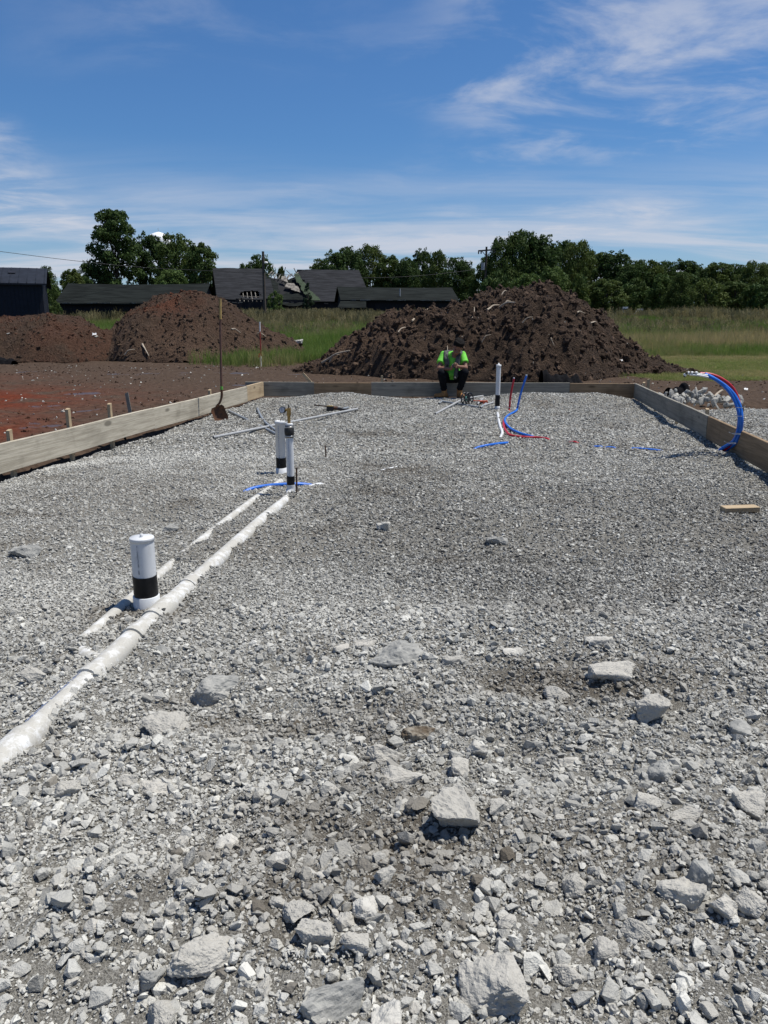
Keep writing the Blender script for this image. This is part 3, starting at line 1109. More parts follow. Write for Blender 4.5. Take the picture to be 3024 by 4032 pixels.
def clods(key, root, n, x0, x1, y0, y1, s0, s1, redf):
    c_ = MOUNDS[key]
    x = rng.uniform(x0, x1, n * 3)
    y = rng.uniform(y0, y1, n * 3)
    z = mound_h(key, x, y)
    ok = z > ground_h(x, y) - 0.02
    x, y, z = x[ok][:n], y[ok][:n], z[ok][:n]
    k = len(x)
    s = s0 + (s1 - s0) * rng.random(k) ** 6.0
    sc = np.stack([s * rng.uniform(0.8, 1.3, k), s * rng.uniform(0.7, 1.1, k), s * rng.uniform(0.6, 1.1, k)], 1)
    tone = np.clip(0.38 + 0.22 * rng.normal(0, 1, k) + 0.35 * (fbm(x * 0.8, y * 0.8, 5, 3) - 0.5), 0, 1)
    o_ = scatter('clods', np.stack([x, y, z], 1), rng.uniform(0, 6.28, (k, 3)), sc, tone, np.clip(redf(x, y, z), 0, 1), 'clod_kind', root)
    tag(o_, None, None, None, 'stuff')


m_right = make_mound('right', 'dirt_mound', 'large dark brown heap of lumpy soil behind the far form board', -7, 10.5, 17.2, 28.5, 0.055,
                     lambda x, y, z: 0 * x, lambda x, y, z: 0.9 * sstep(2.0, -1.0, x + 0.5 * fbm(x, y, 3, 3)) * sstep(0.1, 0.5, z))
clods('right', m_right, 12000, -7, 10.5, 17.5, 24.5, 0.015, 0.26, lambda x, y, z: 0 * x)
m_left = make_mound('left', 'dirt_mound', 'tall reddish brown soil heap behind the upright shovel', -19.5, -3.2, 26.5, 40, 0.075,
                    lambda x, y, z: 0.9 * sstep(1.5, 2.1, z) * sstep(-6.5, -9, x) + 0.3 * fbm(x * 0.5, y * 0.5, 6, 2), lambda x, y, z: 0.35 + 0.65 * sstep(2.3, 0.6, z + 0.8 * fbm(x * 0.7, y * 0.7, 4, 3)))
clods('left', m_left, 6500, -19, -3.2, 27, 35, 0.02, 0.22, lambda x, y, z: 0.8 * sstep(1.5, 2.1, z) * sstep(-7.0, -9, x) * (fbm(x, y, 9, 2) > 0.5))
m_low = make_mound('low', 'dirt_mound', 'low brown soil heap at the left edge of the lot', -24, -9, 26.5, 37, 0.075,
                   lambda x, y, z: 0.7 * fbm(x * 0.6, y * 0.6, 8, 3), lambda x, y, z: 0.3 + 0 * x)
clods('low', m_low, 4500, -24, -9, 27, 33.5, 0.03, 0.17, lambda x, y, z: 0.35 * (fbm(x, y, 19, 2) > 0.5))
# crumbs of earth and small stones strewn over the mud around the pad
k = 9000
x = rng.uniform(-16, 12, k * 2)
y = rng.uniform(6, 27, k * 2)
ok = ((x < xl(y) - 0.15) | (y > yf(x) + 0.25)) & (np.abs(x) < 0.55 * y + 1) & (grass_mask(x, y) < 0.5) & ((x < xr(y)) | (y > 14.0)) & (fbm(x * 0.5, y * 0.5, 44, 3) + 0.12 * rng.normal(0, 1, k * 2) > 0.44)
x, y = x[ok][:k], y[ok][:k]
kk = len(x)
s = 0.015 + 0.085 * rng.random(kk) ** 4
o = scatter('mud_crumbs', np.stack([x, y, ground_h(x, y)], 1), rng.uniform(0, 6.28, (kk, 3)), np.stack([s, s, s * 0.7], 1),
            np.clip(0.4 + 0.25 * rng.normal(0, 1, kk), 0, 1), clay_mask(x, y) * 0.8, 'clod_kind')
tag(o, 'small clods and crumbs of earth strewn over the mud around the pad', 'clods', None, 'stuff')
k = 900
x = rng.uniform(-16, 10, k * 4)
y = 6 + 21 * rng.random(k * 4)
ok = ((x < xl(y) - 0.15) | (y > yf(x) + 0.25)) & (np.abs(x) < 0.55 * y + 1) & ((x < xr(y)) | (y > 14.0))
x, y = x[ok][:k], y[ok][:k]
kk = len(x)
s = 0.015 + 0.07 * rng.random(kk) ** 3
z = np.array([top_h(a, b) for a, b in zip(x, y)])
o = scatter('scattered_chips', np.stack([x, y, z], 1), rng.uniform(0, 6.28, (kk, 3)), np.stack([s, s, s * 0.8], 1),
            rng.uniform(0.4, 1.0, kk), rng.uniform(0, 0.35, kk), 'stone_kind')
tag(o, 'pale stone chips scattered over the brown mud', 'stone chips', None, 'stuff')

# ------------------------------------------------------------------ field grass and weeds
def tuft_mesh(name, seed, blades, spread, lean, width, mat, seedhead=False):
    r_ = random.Random(seed)
    mb = MB()
    for _ in range(blades):
        a = r_.uniform(0, 6.283)
        rad = spread * math.sqrt(r_.random())
        bx, by = rad * math.cos(a), rad * math.sin(a)
        h = r_.uniform(0.55, 1.0)
        la = r_.uniform(0, 6.283)
        ln = lean * r_.uniform(0.2, 1.0)
        tx, ty = bx + ln * math.cos(la), by + ln * math.sin(la)
        wa = r_.uniform(0, 3.14)
        wx, wy = width * math.cos(wa), width * math.sin(wa)
        mx_, my_ = bx + 0.35 * (tx - bx), by + 0.35 * (ty - by)
        mb.add([(bx - wx, by - wy, 0), (bx + wx, by + wy, 0), (mx_ + wx * 0.8, my_ + wy * 0.8, h * 0.6), (mx_ - wx * 0.8, my_ - wy * 0.8, h * 0.6), (tx, ty, h)],
               [(0, 1, 2, 3), (3, 2, 4)])
        if seedhead and r_.random() < 0.7:
            for q in range(4):
                zz = h * (0.72 + 0.08 * q)
                ox, oy = r_.uniform(-0.05, 0.05), r_.uniform(-0.05, 0.05)
                sx = 0.028
                mb.add([(tx + ox - sx, ty + oy, zz), (tx + ox, ty + oy - sx, zz - 0.03), (tx + ox + sx, ty + oy, zz + 0.02), (tx + ox, ty + oy + sx, zz + 0.05)], [(0, 1, 2, 3)])
    me_ = bpy.data.meshes.new(name)
    me_.from_pydata(mb.v, [], mb.f)
    me_.materials.append(MATS[mat])
    return me_


proto_collection('grass_kind', [tuft_mesh('grass_kind', 700 + i, 22, 0.28, 0.30, 0.010, 'grass_blades') for i in range(5)])
proto_collection('weed_kind', [tuft_mesh('weed_kind', 800 + i, 16, 0.22, 0.22, 0.008, 'weed_blades', True) for i in range(4)])


def field_points(n, y0, y1, keepf, power=1.35):
    u = rng.random(n * 4)
    e = 2 - power
    y = (y0 ** e + u * (y1 ** e - y0 ** e)) ** (1 / e)
    x = (rng.random(n * 4) * 2 - 1) * (0.53 * y + 2.5)
    ok = rng.random(n * 4) < keepf(x, y)
    return x[ok][:n], y[ok][:n]


def green_field(n, y0, y1, hfun, dryfun, tonefun, keepf, proto='grass_kind', wide=1.0, power=1.35):
    x, y = field_points(n, y0, y1, keepf, power)
    k = len(x)
    h = hfun(x, y) * rng.uniform(0.65, 1.25, k)
    wd = np.clip(h, 0.3, 1.1) * wide * rng.uniform(0.8, 1.3, k)
    z = ground_h(x, y) - 0.02
    return (np.stack([x, y, z], 1), np.stack([rng.normal(0, 0.08, k), rng.normal(0, 0.08, k), rng.uniform(0, 6.28, k)], 1), np.stack([wd, wd, h], 1),
            np.clip(tonefun(x, y) + 0.16 * rng.normal(0, 1, k), 0, 1), np.clip(dryfun(x, y) + 0.15 * rng.normal(0, 1, k), 0, 1))


def mown(x, y):
    # the strip right of the heap was cut short and dried
    return sstep(34.5, 32.5, y - 0.12 * (x - 12) + 1.5 * (fbm(x * 0.3, y * 0.3, 5, 2) - 0.5)) * (x > 4)


hf = lambda x, y: (0.10 + 0.05 * fbm(x, y, 3, 2)) * mown(x, y) + (1 - mown(x, y)) * (0.42 + 0.45 * sstep(34, 46, y) + 0.35 * (fbm(x * 0.2, y * 0.2, 6, 2) - 0.5))
df = lambda x, y: np.clip(0.75 * mown(x, y) * (0.45 + 0.55 * sstep(27, 33, y)) + 0.9 * G(0, y + 0.05 * x, 0, 44, 1, 5) * sstep(8, 12, x) + 0.35 * sstep(0.52, 0.7, fbm(x * 0.25, y * 0.25, 8, 3)), 0, 1)
tf = lambda x, y: 0.42 + 0.9 * (fbm(x * 0.18, y * 0.18, 12, 3) - 0.5) - 0.10 * sstep(40, 70, y)
kf = lambda x, y: grass_mask(x, y)
p1 = green_field(46000, 19, 92, hf, df, tf, kf)
p2 = green_field(9000, 19, 36, lambda x, y: 0.09 + 0 * x, df, tf, lambda x, y: grass_mask(x, y) * mown(x, y), power=1.0)
# lush clumps round the survey stake, between the two heaps
p3 = green_field(1500, 24, 33, lambda x, y: 0.45 + 0.3 * fbm(x, y, 4, 2), lambda x, y: 0.05 + 0.8 * G(x, y, -3.9, 26.5, 0.9, 0.9), lambda x, y: 0.5 + 0 * x,
                 lambda x, y: np.clip(G(x, y, -4.6, 27.6, 1.3, 1.6) + 0.9 * G(x, y, -2.2, 29.5, 2.0, 2.0), 0, 1) * (fbm(x * 0.8, y * 0.8, 3, 2) > 0.40), power=1.0)
o = scatter('field_grass', *[np.concatenate([a, b, c_]) for a, b, c_ in zip(p1, p2, p3)], 'grass_kind')
tag(o, 'long green and yellowing field grass beyond the dirt heaps', 'grass', None, 'stuff')
wd_h = lambda x, y: 0.9 + 0.9 * fbm(x * 0.15, y * 0.15, 4, 3) * sstep(50, 80, y)
p4 = green_field(15000, 48, 96, wd_h, lambda x, y: 0.2 + 0 * x, lambda x, y: 0.5 + 0 * x,
                 lambda x, y: sstep(0.38, 0.62, fbm(x * 0.12, y * 0.12, 33, 3)) * (0.3 + 0.7 * sstep(52, 66, y)), 'weed_kind', 0.9, 1.1)
o = scatter('tall_weeds', *p4, 'weed_kind')
tag(o, 'brownish tall seeding weeds along the back of the field', 'weeds', None, 'stuff')


# ------------------------------------------------------------------ trees
def crown_mesh(name, seed, height, width, lobes, quads, leaf, mat, base=0.18, conical=0.0, spray=0.0):
    g = np.random.default_rng(seed)
    V, cnt = [], 0
    C_, Rr = [], []
    for i in range(lobes):
        f = g.random() ** 0.8
        z = height * (base + (0.97 - base) * f)
        if conical:
            prof = (1 - f) ** 0.8 * conical + (1 - conical) * math.sqrt(max(1 - (2 * f - 0.75) ** 2 / 1.7, 0.05))
        else:
            prof = math.sqrt(max(1 - ((f - 0.42) / 0.62) ** 2, 0.04))
        a = g.uniform(0, 6.283)
        rr = width / 2 * prof * math.sqrt(g.uniform(0.05, 1.0)) * 0.90
        rad = width * g.uniform(0.055, 0.13) * (0.6 + 0.5 * prof)
        C_.append((rr * math.cos(a), rr * math.sin(a), z - rad * 0.4))
        Rr.append(rad)
    C_, Rr = np.array(C_), np.array(Rr)
    per = Rr ** 2 / (Rr ** 2).sum()
    which = g.choice(lobes, quads, p=per)
    d = g.normal(0, 1, (quads, 3))
    d[:, 2] = d[:, 2] * 0.85 + 0.25
    d /= np.linalg.norm(d, axis=1)[:, None]
    rad = Rr[which] * (0.55 + 0.5 * g.random(quads) ** 0.6) * (1 + spray * (g.random(quads) < 0.15))
    P = C_[which] + d * rad[:, None] * np.array([1, 1, 0.82])
    nrm = d + 0.75 * g.normal(0, 1, (quads, 3))
    nrm /= np.linalg.norm(nrm, axis=1)[:, None]
    t1 = np.cross(nrm, g.normal(0, 1, (quads, 3)))
    t1 /= np.linalg.norm(t1, axis=1)[:, None]
    t2 = np.cross(nrm, t1)
    s = leaf * g.uniform(0.55, 1.25, quads)[:, None]
    q = np.stack([P - t1 * s, P - t2 * s * 0.55, P + t1 * s, P + t2 * s * 0.55], 1).reshape(-1, 3)
    me_ = bpy.data.meshes.new(name)
    me_.vertices.add(len(q))
    me_.vertices.foreach_set('co', q.ravel())
    me_.loops.add(len(q))
    me_.polygons.add(quads)
    me_.loops.foreach_set('vertex_index', np.arange(len(q)))
    me_.polygons.foreach_set('loop_start', np.arange(0, len(q), 4))
    me_.update()
    me_.materials.append(MATS[mat])
    return me_, C_, Rr


def trunk_mesh(name, seed, height, width, C_, r0):
    r_ = random.Random(seed)
    mb = MB()
    tw = [Vector((0, 0, -0.5)), Vector((r_.uniform(-.1, .1), r_.uniform(-.1, .1), height * 0.2)), Vector((r_.uniform(-.3, .3), r_.uniform(-.3, .3), height * 0.5)),
          Vector((r_.uniform(-.4, .4), r_.uniform(-.4, .4), height * 0.85))]
    mb.tube(spline(tw, 3), [r0 * (1 - 0.085 * i) for i in range(10)], 8)
    for i in range(min(9, len(C_))):
        c_ = Vector(C_[r_.randrange(len(C_))])
        z0 = max(height * 0.14, c_.z * 0.55)
        mb.tube([(0, 0, z0), (c_.x * 0.5, c_.y * 0.5, z0 + (c_.z - z0) * 0.55), tuple(c_)], [r0 * 0.42, r0 * 0.25, r0 * 0.08], 6)
    me_ = bpy.data.meshes.new(name)
    me_.from_pydata(mb.v, [], mb.f)
    me_.materials.append(MATS['pole_wood'])
    return me_


TREES = {}


def tree_kind(key, seed, height, width, lobes, quads, leaf, mat, r0=0.3, **kw):
    cm, C_, Rr = crown_mesh('crown_' + key, seed, height, width, lobes, quads, leaf, mat, **kw)
    TREES[key] = (cm, trunk_mesh('trunk_' + key, seed, height, width, C_, r0), height, width)


tree_kind('round_a', 1, 14, 11, 150, 16000, 0.23, 'dark_leaves')
tree_kind('round_b', 2, 14, 9, 130, 14000, 0.23, 'mid_leaves')
tree_kind('round_c', 3, 14, 12, 170, 17000, 0.23, 'mid_leaves', base=0.06)
tree_kind('tall_a', 4, 20, 10, 210, 21000, 0.26, 'dark_leaves', base=0.08)
tree_kind('tall_b', 5, 17, 9, 150, 15000, 0.25, 'dark_leaves', base=0.10)
tree_kind('feather', 6, 14, 10, 95, 8500, 0.27, 'mid_leaves', base=0.16, spray=0.6)
tree_kind('light', 7, 9, 8, 90, 9000, 0.20, 'light_leaves', base=0.05)
tree_kind('bush', 8, 4, 4.5, 50, 3600, 0.15, 'light_leaves', 0.08, base=0.02)
tree_kind('bush_dark', 9, 4, 5, 50, 3600, 0.17, 'mid_leaves', 0.08, base=0.0)
tree_kind('cedar', 10, 6, 3.2, 60, 4200, 0.13, 'cedar_leaves', 0.1, base=0.03, conical=0.85)


def tree(key, dx, dtop, Y, wpx=None, label='', cat='tree', group=None, name='tree', zbase=None):
    """stands at the ground under (dx) at distance Y, its top reaching dtop in the picture"""
    cm, tm, h, wd = TREES[key]
    p = at(dx, dtop, Y)
    z0 = float(ground_h(p.x, Y)) if zbase is None else zbase
    sz = (p.z - z0) / h
    sxy = sz if wpx is None else (wpx * SC / F_PX * depth(p)) / wd
    e = thing(name, (p.x, Y, z0), label, cat, group)
    e.rotation_euler = (0, 0, random.uniform(0, 6.28))
    e.scale = (sxy, sxy, sz)
    for nm, me_ in (('crown', cm), ('trunk', tm)):
        c_ = bpy.data.objects.new(nm, me_)
        COL.objects.link(c_)
        c_.parent = e
    return e


tree('tall_a', 243, 446, 128, 122, 'tallest dark tree, standing left behind the long low shed')
tree('tall_b', 318, 496, 132, 82, 'dark narrow tree just right of the tallest tree')
tree('feather', 378, 500, 124, 112, 'open-crowned tree behind the left heap with the water tower beside it')
tree('round_b', 432, 520, 120, 92, 'rounded tree at the left gable of the collapsed barn')
tree('tall_b', 188, 560, 125, 60, 'thin crown leaning out left of the tallest tree')
tree('feather', 98, 572, 90, 52, 'small sparse tree right beside the navy barn')
tree('round_b', 152, 578, 112, 62, 'small round tree behind the left end of the long shed')
tree('light', 112, 612, 78, 46, 'light green tree growing between the navy barn and the long shed', zbase=0.8)
tree('light', 372, 582, 104, 105, 'light green tree behind the right end of the long shed')
tree('feather', 560, 546, 128, 78, 'feathery tree rising behind the barn roof beside the lamp pole')
tree('round_b', 528, 566, 140, 44, 'small far tree poking over the left barn roof')
tree('round_b', 606, 572, 140, 24, 'tiny round tree over the broken barn ridge')
ORD = ['leftmost', 'second', 'third', 'fourth', 'fifth', 'sixth', 'seventh', 'eighth', 'ninth', 'tenth', 'eleventh', 'twelfth', 'thirteenth',
       'fourteenth', 'fifteenth', 'sixteenth', 'seventeenth', 'eighteenth']
for qi, (dx, dt, wp, ky) in enumerate(((690, 556, 66, 'feather'), (722, 536, 74, 'tall_b'), (756, 528, 88, 'round_a'), (800, 526, 92, 'round_c'), (842, 548, 86, 'round_b'),
                       (880, 552, 70, 'round_a'), (912, 532, 66, 'tall_b'), (946, 540, 76, 'round_c'), (990, 552, 92, 'round_a'), (1012, 575, 60, 'round_b'))):
    tree(ky, dx, dt, 122 + random.uniform(-8, 8), wp, ORD[qi] + ' tree from the left in the belt behind barn and small shed', group='tree belt behind the barns')
for qi, (dx, dt, wp, ky) in enumerate(((1050, 552, 60, 'feather'), (1085, 512, 90, 'round_c'), (1128, 496, 110, 'round_c'), (1170, 500, 100, 'tall_b'), (1212, 516, 95, 'round_a'), (1250, 518, 90, 'round_c'),
                       (1290, 536, 90, 'round_b'), (1332, 538, 95, 'tall_b'), (1370, 556, 80, 'round_a'), (1402, 560, 80, 'feather'), (1436, 562, 80, 'round_c'),
                       (1478, 556, 78, 'tall_b'), (1512, 566, 80, 'round_a'), (1552, 562, 90, 'round_b'), (1590, 566, 85, 'round_a'), (1634, 562, 90, 'round_c'), (1676, 560, 90, 'round_a'), (1720, 566, 90, 'tall_b'))):
    tree(ky, dx, dt + random.uniform(-2, 2), 112 + random.uniform(-7, 7), wp * 1.12, ORD[qi] + ' tree from the left in the tall wood on the right horizon', group='wood beyond the right field')
for qi, (dx, dt, wp, ky) in enumerate(((1070, 585, 80, 'bush_dark'), (1140, 590, 90, 'light'), (1195, 575, 90, 'light'), (1250, 592, 80, 'bush_dark'), (1285, 632, 50, 'bush_dark'), (1310, 600, 90, 'round_b'), (1340, 636, 44, 'bush'), (1370, 600, 80, 'bush_dark'),
                       (1430, 590, 70, 'light'), (1475, 585, 70, 'round_c'), (1530, 600, 90, 'bush_dark'), (1590, 605, 90, 'round_b'), (1650, 600, 90, 'bush_dark'))):
    tree(ky, dx, dt, 99 + random.uniform(-4, 4), wp, ORD[qi] + ' leafy undergrowth tree from the left below the right-hand wood', group='undergrowth of the right wood')
tree('bush', 592, 628, 84, 46, 'bright green bush growing against the broken barn wall', 'bush', name='bush')
tree('cedar', 664, 608, 86, 36, 'small pointed cedar in front of the right barn roof', 'tree', name='cedar_tree')
tree('bush_dark', 1128, 640, 92, 40, 'dark bush peeking over the large brown heap', 'bush', name='bush')
tree('bush_dark', 118, 650, 72, 40, 'bushy dark shrub at the corner of the navy barn', 'bush', name='bush', zbase=0.6)

# ------------------------------------------------------------------ buildings
def quad_slab(mb, a, b_, c_, d, th):
    """a flat slab through four corners"""
    a, b_, c_, d = (Vector(p) for p in (a, b_, c_, d))
    n = (b_ - a).cross(d - a).normalized() * th
    mb.add([a, b_, c_, d, a - n, b_ - n, c_ - n, d - n], [(0, 1, 2, 3), (7, 6, 5, 4), (0, 4, 5, 1), (1, 5, 6, 2), (2, 6, 7, 3), (3, 7, 4, 0)])


def board_wall(mb, p0, p1, z0, z1f, board, seed, gap=0.04):
    """upright boards, each a little in or out of line"""
    r_ = random.Random(seed)
    p0, p1 = Vector(p0), Vector(p1)
    L = (p1 - p0).length
    u = (p1 - p0) / L
    nrm = Vector((u.y, -u.x, 0))
    n = max(2, int(L / board))
    for i in range(n):
        a = p0 + u * (L * i / n)
        b_ = p0 + u * (L * (i + 1) / n - board * gap)
        off = nrm * r_.uniform(0, 0.03)
        za, zb = z1f(i / n) + r_.uniform(-.02, .02), z1f((i + 1) / n)
        pts = [(a + off), (b_ + off)]
        mb.add([(pts[0].x, pts[0].y, z0), (pts[1].x, pts[1].y, z0), (pts[1].x, pts[1].y, zb), (pts[0].x, pts[0].y, za),
                (pts[0].x - nrm.x * .05, pts[0].y - nrm.y * .05, z0), (pts[1].x - nrm.x * .05, pts[1].y - nrm.y * .05, z0),
                (pts[1].x - nrm.x * .05, pts[1].y - nrm.y * .05, zb), (pts[0].x - nrm.x * .05, pts[0].y - nrm.y * .05, za)],
               [(0, 1, 2, 3), (7, 6, 5, 4), (0, 3, 7, 4), (1, 5, 6, 2), (3, 2, 6, 7)])


def gable_building(name, label, F0, ang, L, W, z_ridge, z_eave, roof_mat, wall_mat, over=0.4, board=0.22):
    """F0: front-left wall corner (x, y); the ridge runs along ang"""
    u = Vector((math.cos(ang), math.sin(ang), 0))
    v_ = Vector((-math.sin(ang), math.cos(ang), 0))
    F0 = Vector((F0[0], F0[1], 0))
    z0 = float(ground_h(F0.x, F0.y)) - 0.5
    e = thing(name, (F0.x, F0.y, z0 + 0.5), label, 'barn' if 'barn' in name else 'shed')
    F1 = F0 + u * L
    B0, B1 = F0 + v_ * W, F1 + v_ * W
    wall_f, gable_l, gable_r = MB(), MB(), MB()
    sl = (z_ridge - z_eave) / (W / 2)
    eave_w = z_eave
    board_wall(wall_f, F0, F1, z0, lambda f: eave_w, board, 3)
    wall_f.build('front_wall', wall_mat, e)
    gab = lambda f: eave_w + sl * (W / 2) * (1 - abs(2 * f - 1))
    board_wall(gable_l, B0, F0, z0, gab, board, 4)
    gable_l.build('gable_wall', wall_mat, e)
    board_wall(gable_r, F1, B1, z0, gab, board, 5)
    gable_r.build('gable_wall', wall_mat, e)
    bw = MB()
    board_wall(bw, B1, B0, z0, lambda f: eave_w, 1.0, 6, 0.0)
    bw.build('back_wall', wall_mat, e)
    return e, F0, u, v_, sl, z0


def P3(F0, u, v_, a, b_, z):
    p = F0 + u * a + v_ * b_
    return Vector((p.x, p.y, z))


# the collapsed barn
Yb = 95.0
fc = at(868, 0, Yb)
F0 = at(868 / SC, 1180 / SC, Yb)
ang = R(15)
Lb, Wb = 18.3, 13.5
zr = at(805 / SC, 1057 / SC, Yb + Wb / 2 * math.cos(ang)).z
ze = at(868 / SC, 1178 / SC, Yb).z
barn, F0v, u, v_, sl, z0 = gable_building('barn', 'collapsed black barn with a broken sagging shingle roof', (F0.x, F0.y), ang, Lb, Wb, zr, ze, 'dark_shingle', 'black_siding')
ov = 0.5
zo = ze - sl * ov


def roof_pt(a, b_, drop=0.0):
    """on the front slope: a along the ridge, b_ from eave edge (-ov) to the ridge (Wb/2)"""
    return P3(F0v, u, v_, a, b_, ze + sl * b_ + 0.12 - drop)


def roof_grid(a0, a1, b0, b1, na, nb, dropf, holef=None, th=0.12):
    mb = MB()
    A = [a0 + (a1 - a0) * i / na for i in range(na + 1)]
    B_ = [b0 + (b1 - b0) * j / nb for j in range(nb + 1)]
    V = [roof_pt(a, b_, dropf(a, b_)) for b_ in B_ for a in A]
    Fc = []
    for j in range(nb):
        for i in range(na):
            ca, cb = (A[i] + A[i + 1]) / 2, (B_[j] + B_[j + 1]) / 2
            if holef and holef(ca, cb):
                continue
            k0 = j * (na + 1) + i
            Fc.append((k0, k0 + 1, k0 + na + 2, k0 + na + 1))
    mb.add(V, Fc, False)
    return mb


hw = Wb / 2
nz1 = lambda a, b_, s: float(fbm(a * s, b_ * s, 5, 3)) - 0.5
lroof = roof_grid(-0.4, 6.6, -ov, hw, 44, 40, lambda a, b_: 0.10 * nz1(a, b_, 0.6) + 0.05,
                  lambda a, b_: ((a - 3.6) ** 2 / 1.5 ** 2 + (b_ - 0.9) ** 2 / 0.95 ** 2 < 0.75 + 1.2 * nz1(a, b_, 1.3)) or (a > 6.0 + 1.2 * nz1(3, b_, 0.8) and b_ > hw - 2.4)
                  or (b_ < 0.35 + 1.0 * nz1(a, 2, 0.9) - 0.35))
o1 = lroof.build('roof_slope', 'dark_shingle', barn)
raf = MB()
for i in range(6):
    a = 2.3 + i * 0.5
    raf.tube([roof_pt(a, -0.2, 0.25), roof_pt(a + 0.05, 2.2, 0.25)], 0.055, 5)
raf.tube([roof_pt(2.0, 0.9, 0.22), roof_pt(5.2, 0.7, 0.24)], 0.04, 5)
raf.build('rafters', 'bare_lath', barn)
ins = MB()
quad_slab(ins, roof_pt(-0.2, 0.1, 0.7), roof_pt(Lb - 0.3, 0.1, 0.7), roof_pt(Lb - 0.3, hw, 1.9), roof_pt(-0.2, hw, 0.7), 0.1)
ins.build('loft_dark', 'void_dark', barn)  # near-black sheet below the slope, standing for the unlit inside of the barn
sag = roof_grid(6.0, 11.2, -ov, hw, 40, 44, lambda a, b_: 1.25 * math.exp(-((a - 8.3) / 1.9) ** 2) * (0.35 + 0.65 * max(0, b_) / hw) + 0.35 * nz1(a, b_, 1.2) + 0.12,
                lambda a, b_: (b_ > hw - 0.75 + 0.8 * nz1(a, 3, 1.5) and a < 10.4) or ((a - 9.2) ** 2 / 1.1 + (b_ - 2.9) ** 2 / 0.6 < 0.5 + 1.6 * nz1(a, b_, 1.4)))
sag.build('sagging_roof', 'mossy_shingle', barn)
rroof = roof_grid(10.2, Lb + 0.4, -ov, hw, 44, 36, lambda a, b_: 0.10 * nz1(a, b_, 0.6) + 0.02 + 0.5 * math.exp(-((a - 10.2) / 0.9) ** 2) * 0.6,
                  lambda a, b_: a < 10.6 + 1.6 * nz1(1, b_, 0.7) and b_ < hw - 0.5)
rroof.build('roof_slope', 'dark_shingle', barn)
bk = MB()
for a0, a1, dr in ((-0.4, 6.2, 0.0), (10.4, Lb + 0.4, 0.0)):
    quad_slab(bk, P3(F0v, u, v_, a0, hw, zr + 0.05), P3(F0v, u, v_, a1, hw, zr + 0.05), P3(F0v, u, v_, a1, Wb + ov, zo), P3(F0v, u, v_, a0, Wb + ov, zo), 0.12)
bk.build('back_roof', 'dark_shingle', barn)
deb = MB()
for i in range(9):
    a = 6.5 + i * 0.42 + random.uniform(-.1, .1)
    deb.tube([roof_pt(a, hw - 0.6 - random.random() * 0.5, 1.0 * math.exp(-((a - 8.3) / 1.7) ** 2) - 0.05), roof_pt(a + random.uniform(0.2, 0.7), hw - 0.3, 0.8 * math.exp(-((a - 8.3) / 1.7) ** 2) - 0.1)], 0.07, 5)
deb.tube([roof_pt(8.6, hw, 0.9), roof_pt(8.9, hw, -0.2)], 0.05, 5)
deb.tube([roof_pt(9.0, hw, 0.2), roof_pt(9.9, hw, 1.0)], 0.05, 5)
deb.tube([roof_pt(10.3, hw - 0.4, 0.5), roof_pt(10.0, hw, -0.1)], 0.06, 5)
deb.build('broken_rafters', 'bare_lath', barn)
pan = MB()
for (a, b_, s_) in ((9.0, 3.4, 0.8), (9.5, 2.8, 0.6), (8.4, 5.0, 0.4)):
    quad_slab(pan, roof_pt(a - s_, b_ - .3, 0.25), roof_pt(a + s_, b_ - .9, 0.30), roof_pt(a + s_ * .6, b_ + .2, 0.1), roof_pt(a - s_ * .5, b_ + .4, 0.2), 0.05)
pan.build('bare_sheathing', 'bare_lath', barn)
vin = roof_grid(9.8, 12.2, -0.4, hw - 1.2, 24, 30, lambda a, b_: -0.06 - 0.15 * nz1(a, b_, 2), lambda a, b_: abs(a - 11.3 + b_ * 0.28) > 0.55 + 0.9 * nz1(a, b_, 1.0))
vin.build('ivy', 'vine_green', barn)
for i in range(26):
    a = 0.2 + i * 0.7
    if random.random() < 0.6:
        p = roof_pt(a, -ov - 0.02, 0.1 + random.uniform(0, .15))
        MB().box(p, (random.uniform(0.3, 0.65), 0.05, 0.07), Matrix.Rotation(ang, 3, 'Z') @ Matrix.Rotation(random.uniform(-.15, .15), 3, 'Y')).build('eave_board', 'bare_lath', barn)


def plain_roof(e, F0v, u, v_, L, W, ze, zr, ov, mat, sl, sag_amp=0.08):
    for side in (0, 1):
        mb = MB()
        na, nb = 30, 8
        V = []
        for j in range(nb + 1):
            for i in range(na + 1):
                a = -0.35 + (L + 0.7) * i / na
                f = j / nb
                b_ = -ov + (W / 2 + ov) * f
                z = ze + sl * b_ + 0.1 - sag_amp * math.sin(math.pi * min(max(a / L, 0), 1)) * f - 0.08 * float(fbm(a * 0.5, b_ * 0.5 + side * 9, 4, 2))
                V.append(P3(F0v, u, v_, a, b_ if side == 0 else W - b_, z))
        Fc = [(j * (na + 1) + i, j * (na + 1) + i + 1, (j + 1) * (na + 1) + i + 1, (j + 1) * (na + 1) + i) for j in range(nb) for i in range(na)]
        mb.add(V, Fc)
        low_ = [Vector(p) - Vector((0, 0, 0.12)) for p in V[:na + 1]]
        mb.add(V[:na + 1] + low_, [(i, i + na + 1, i + na + 2, i + 1) for i in range(na)])
        mb.build('roof_slope', mat, e)


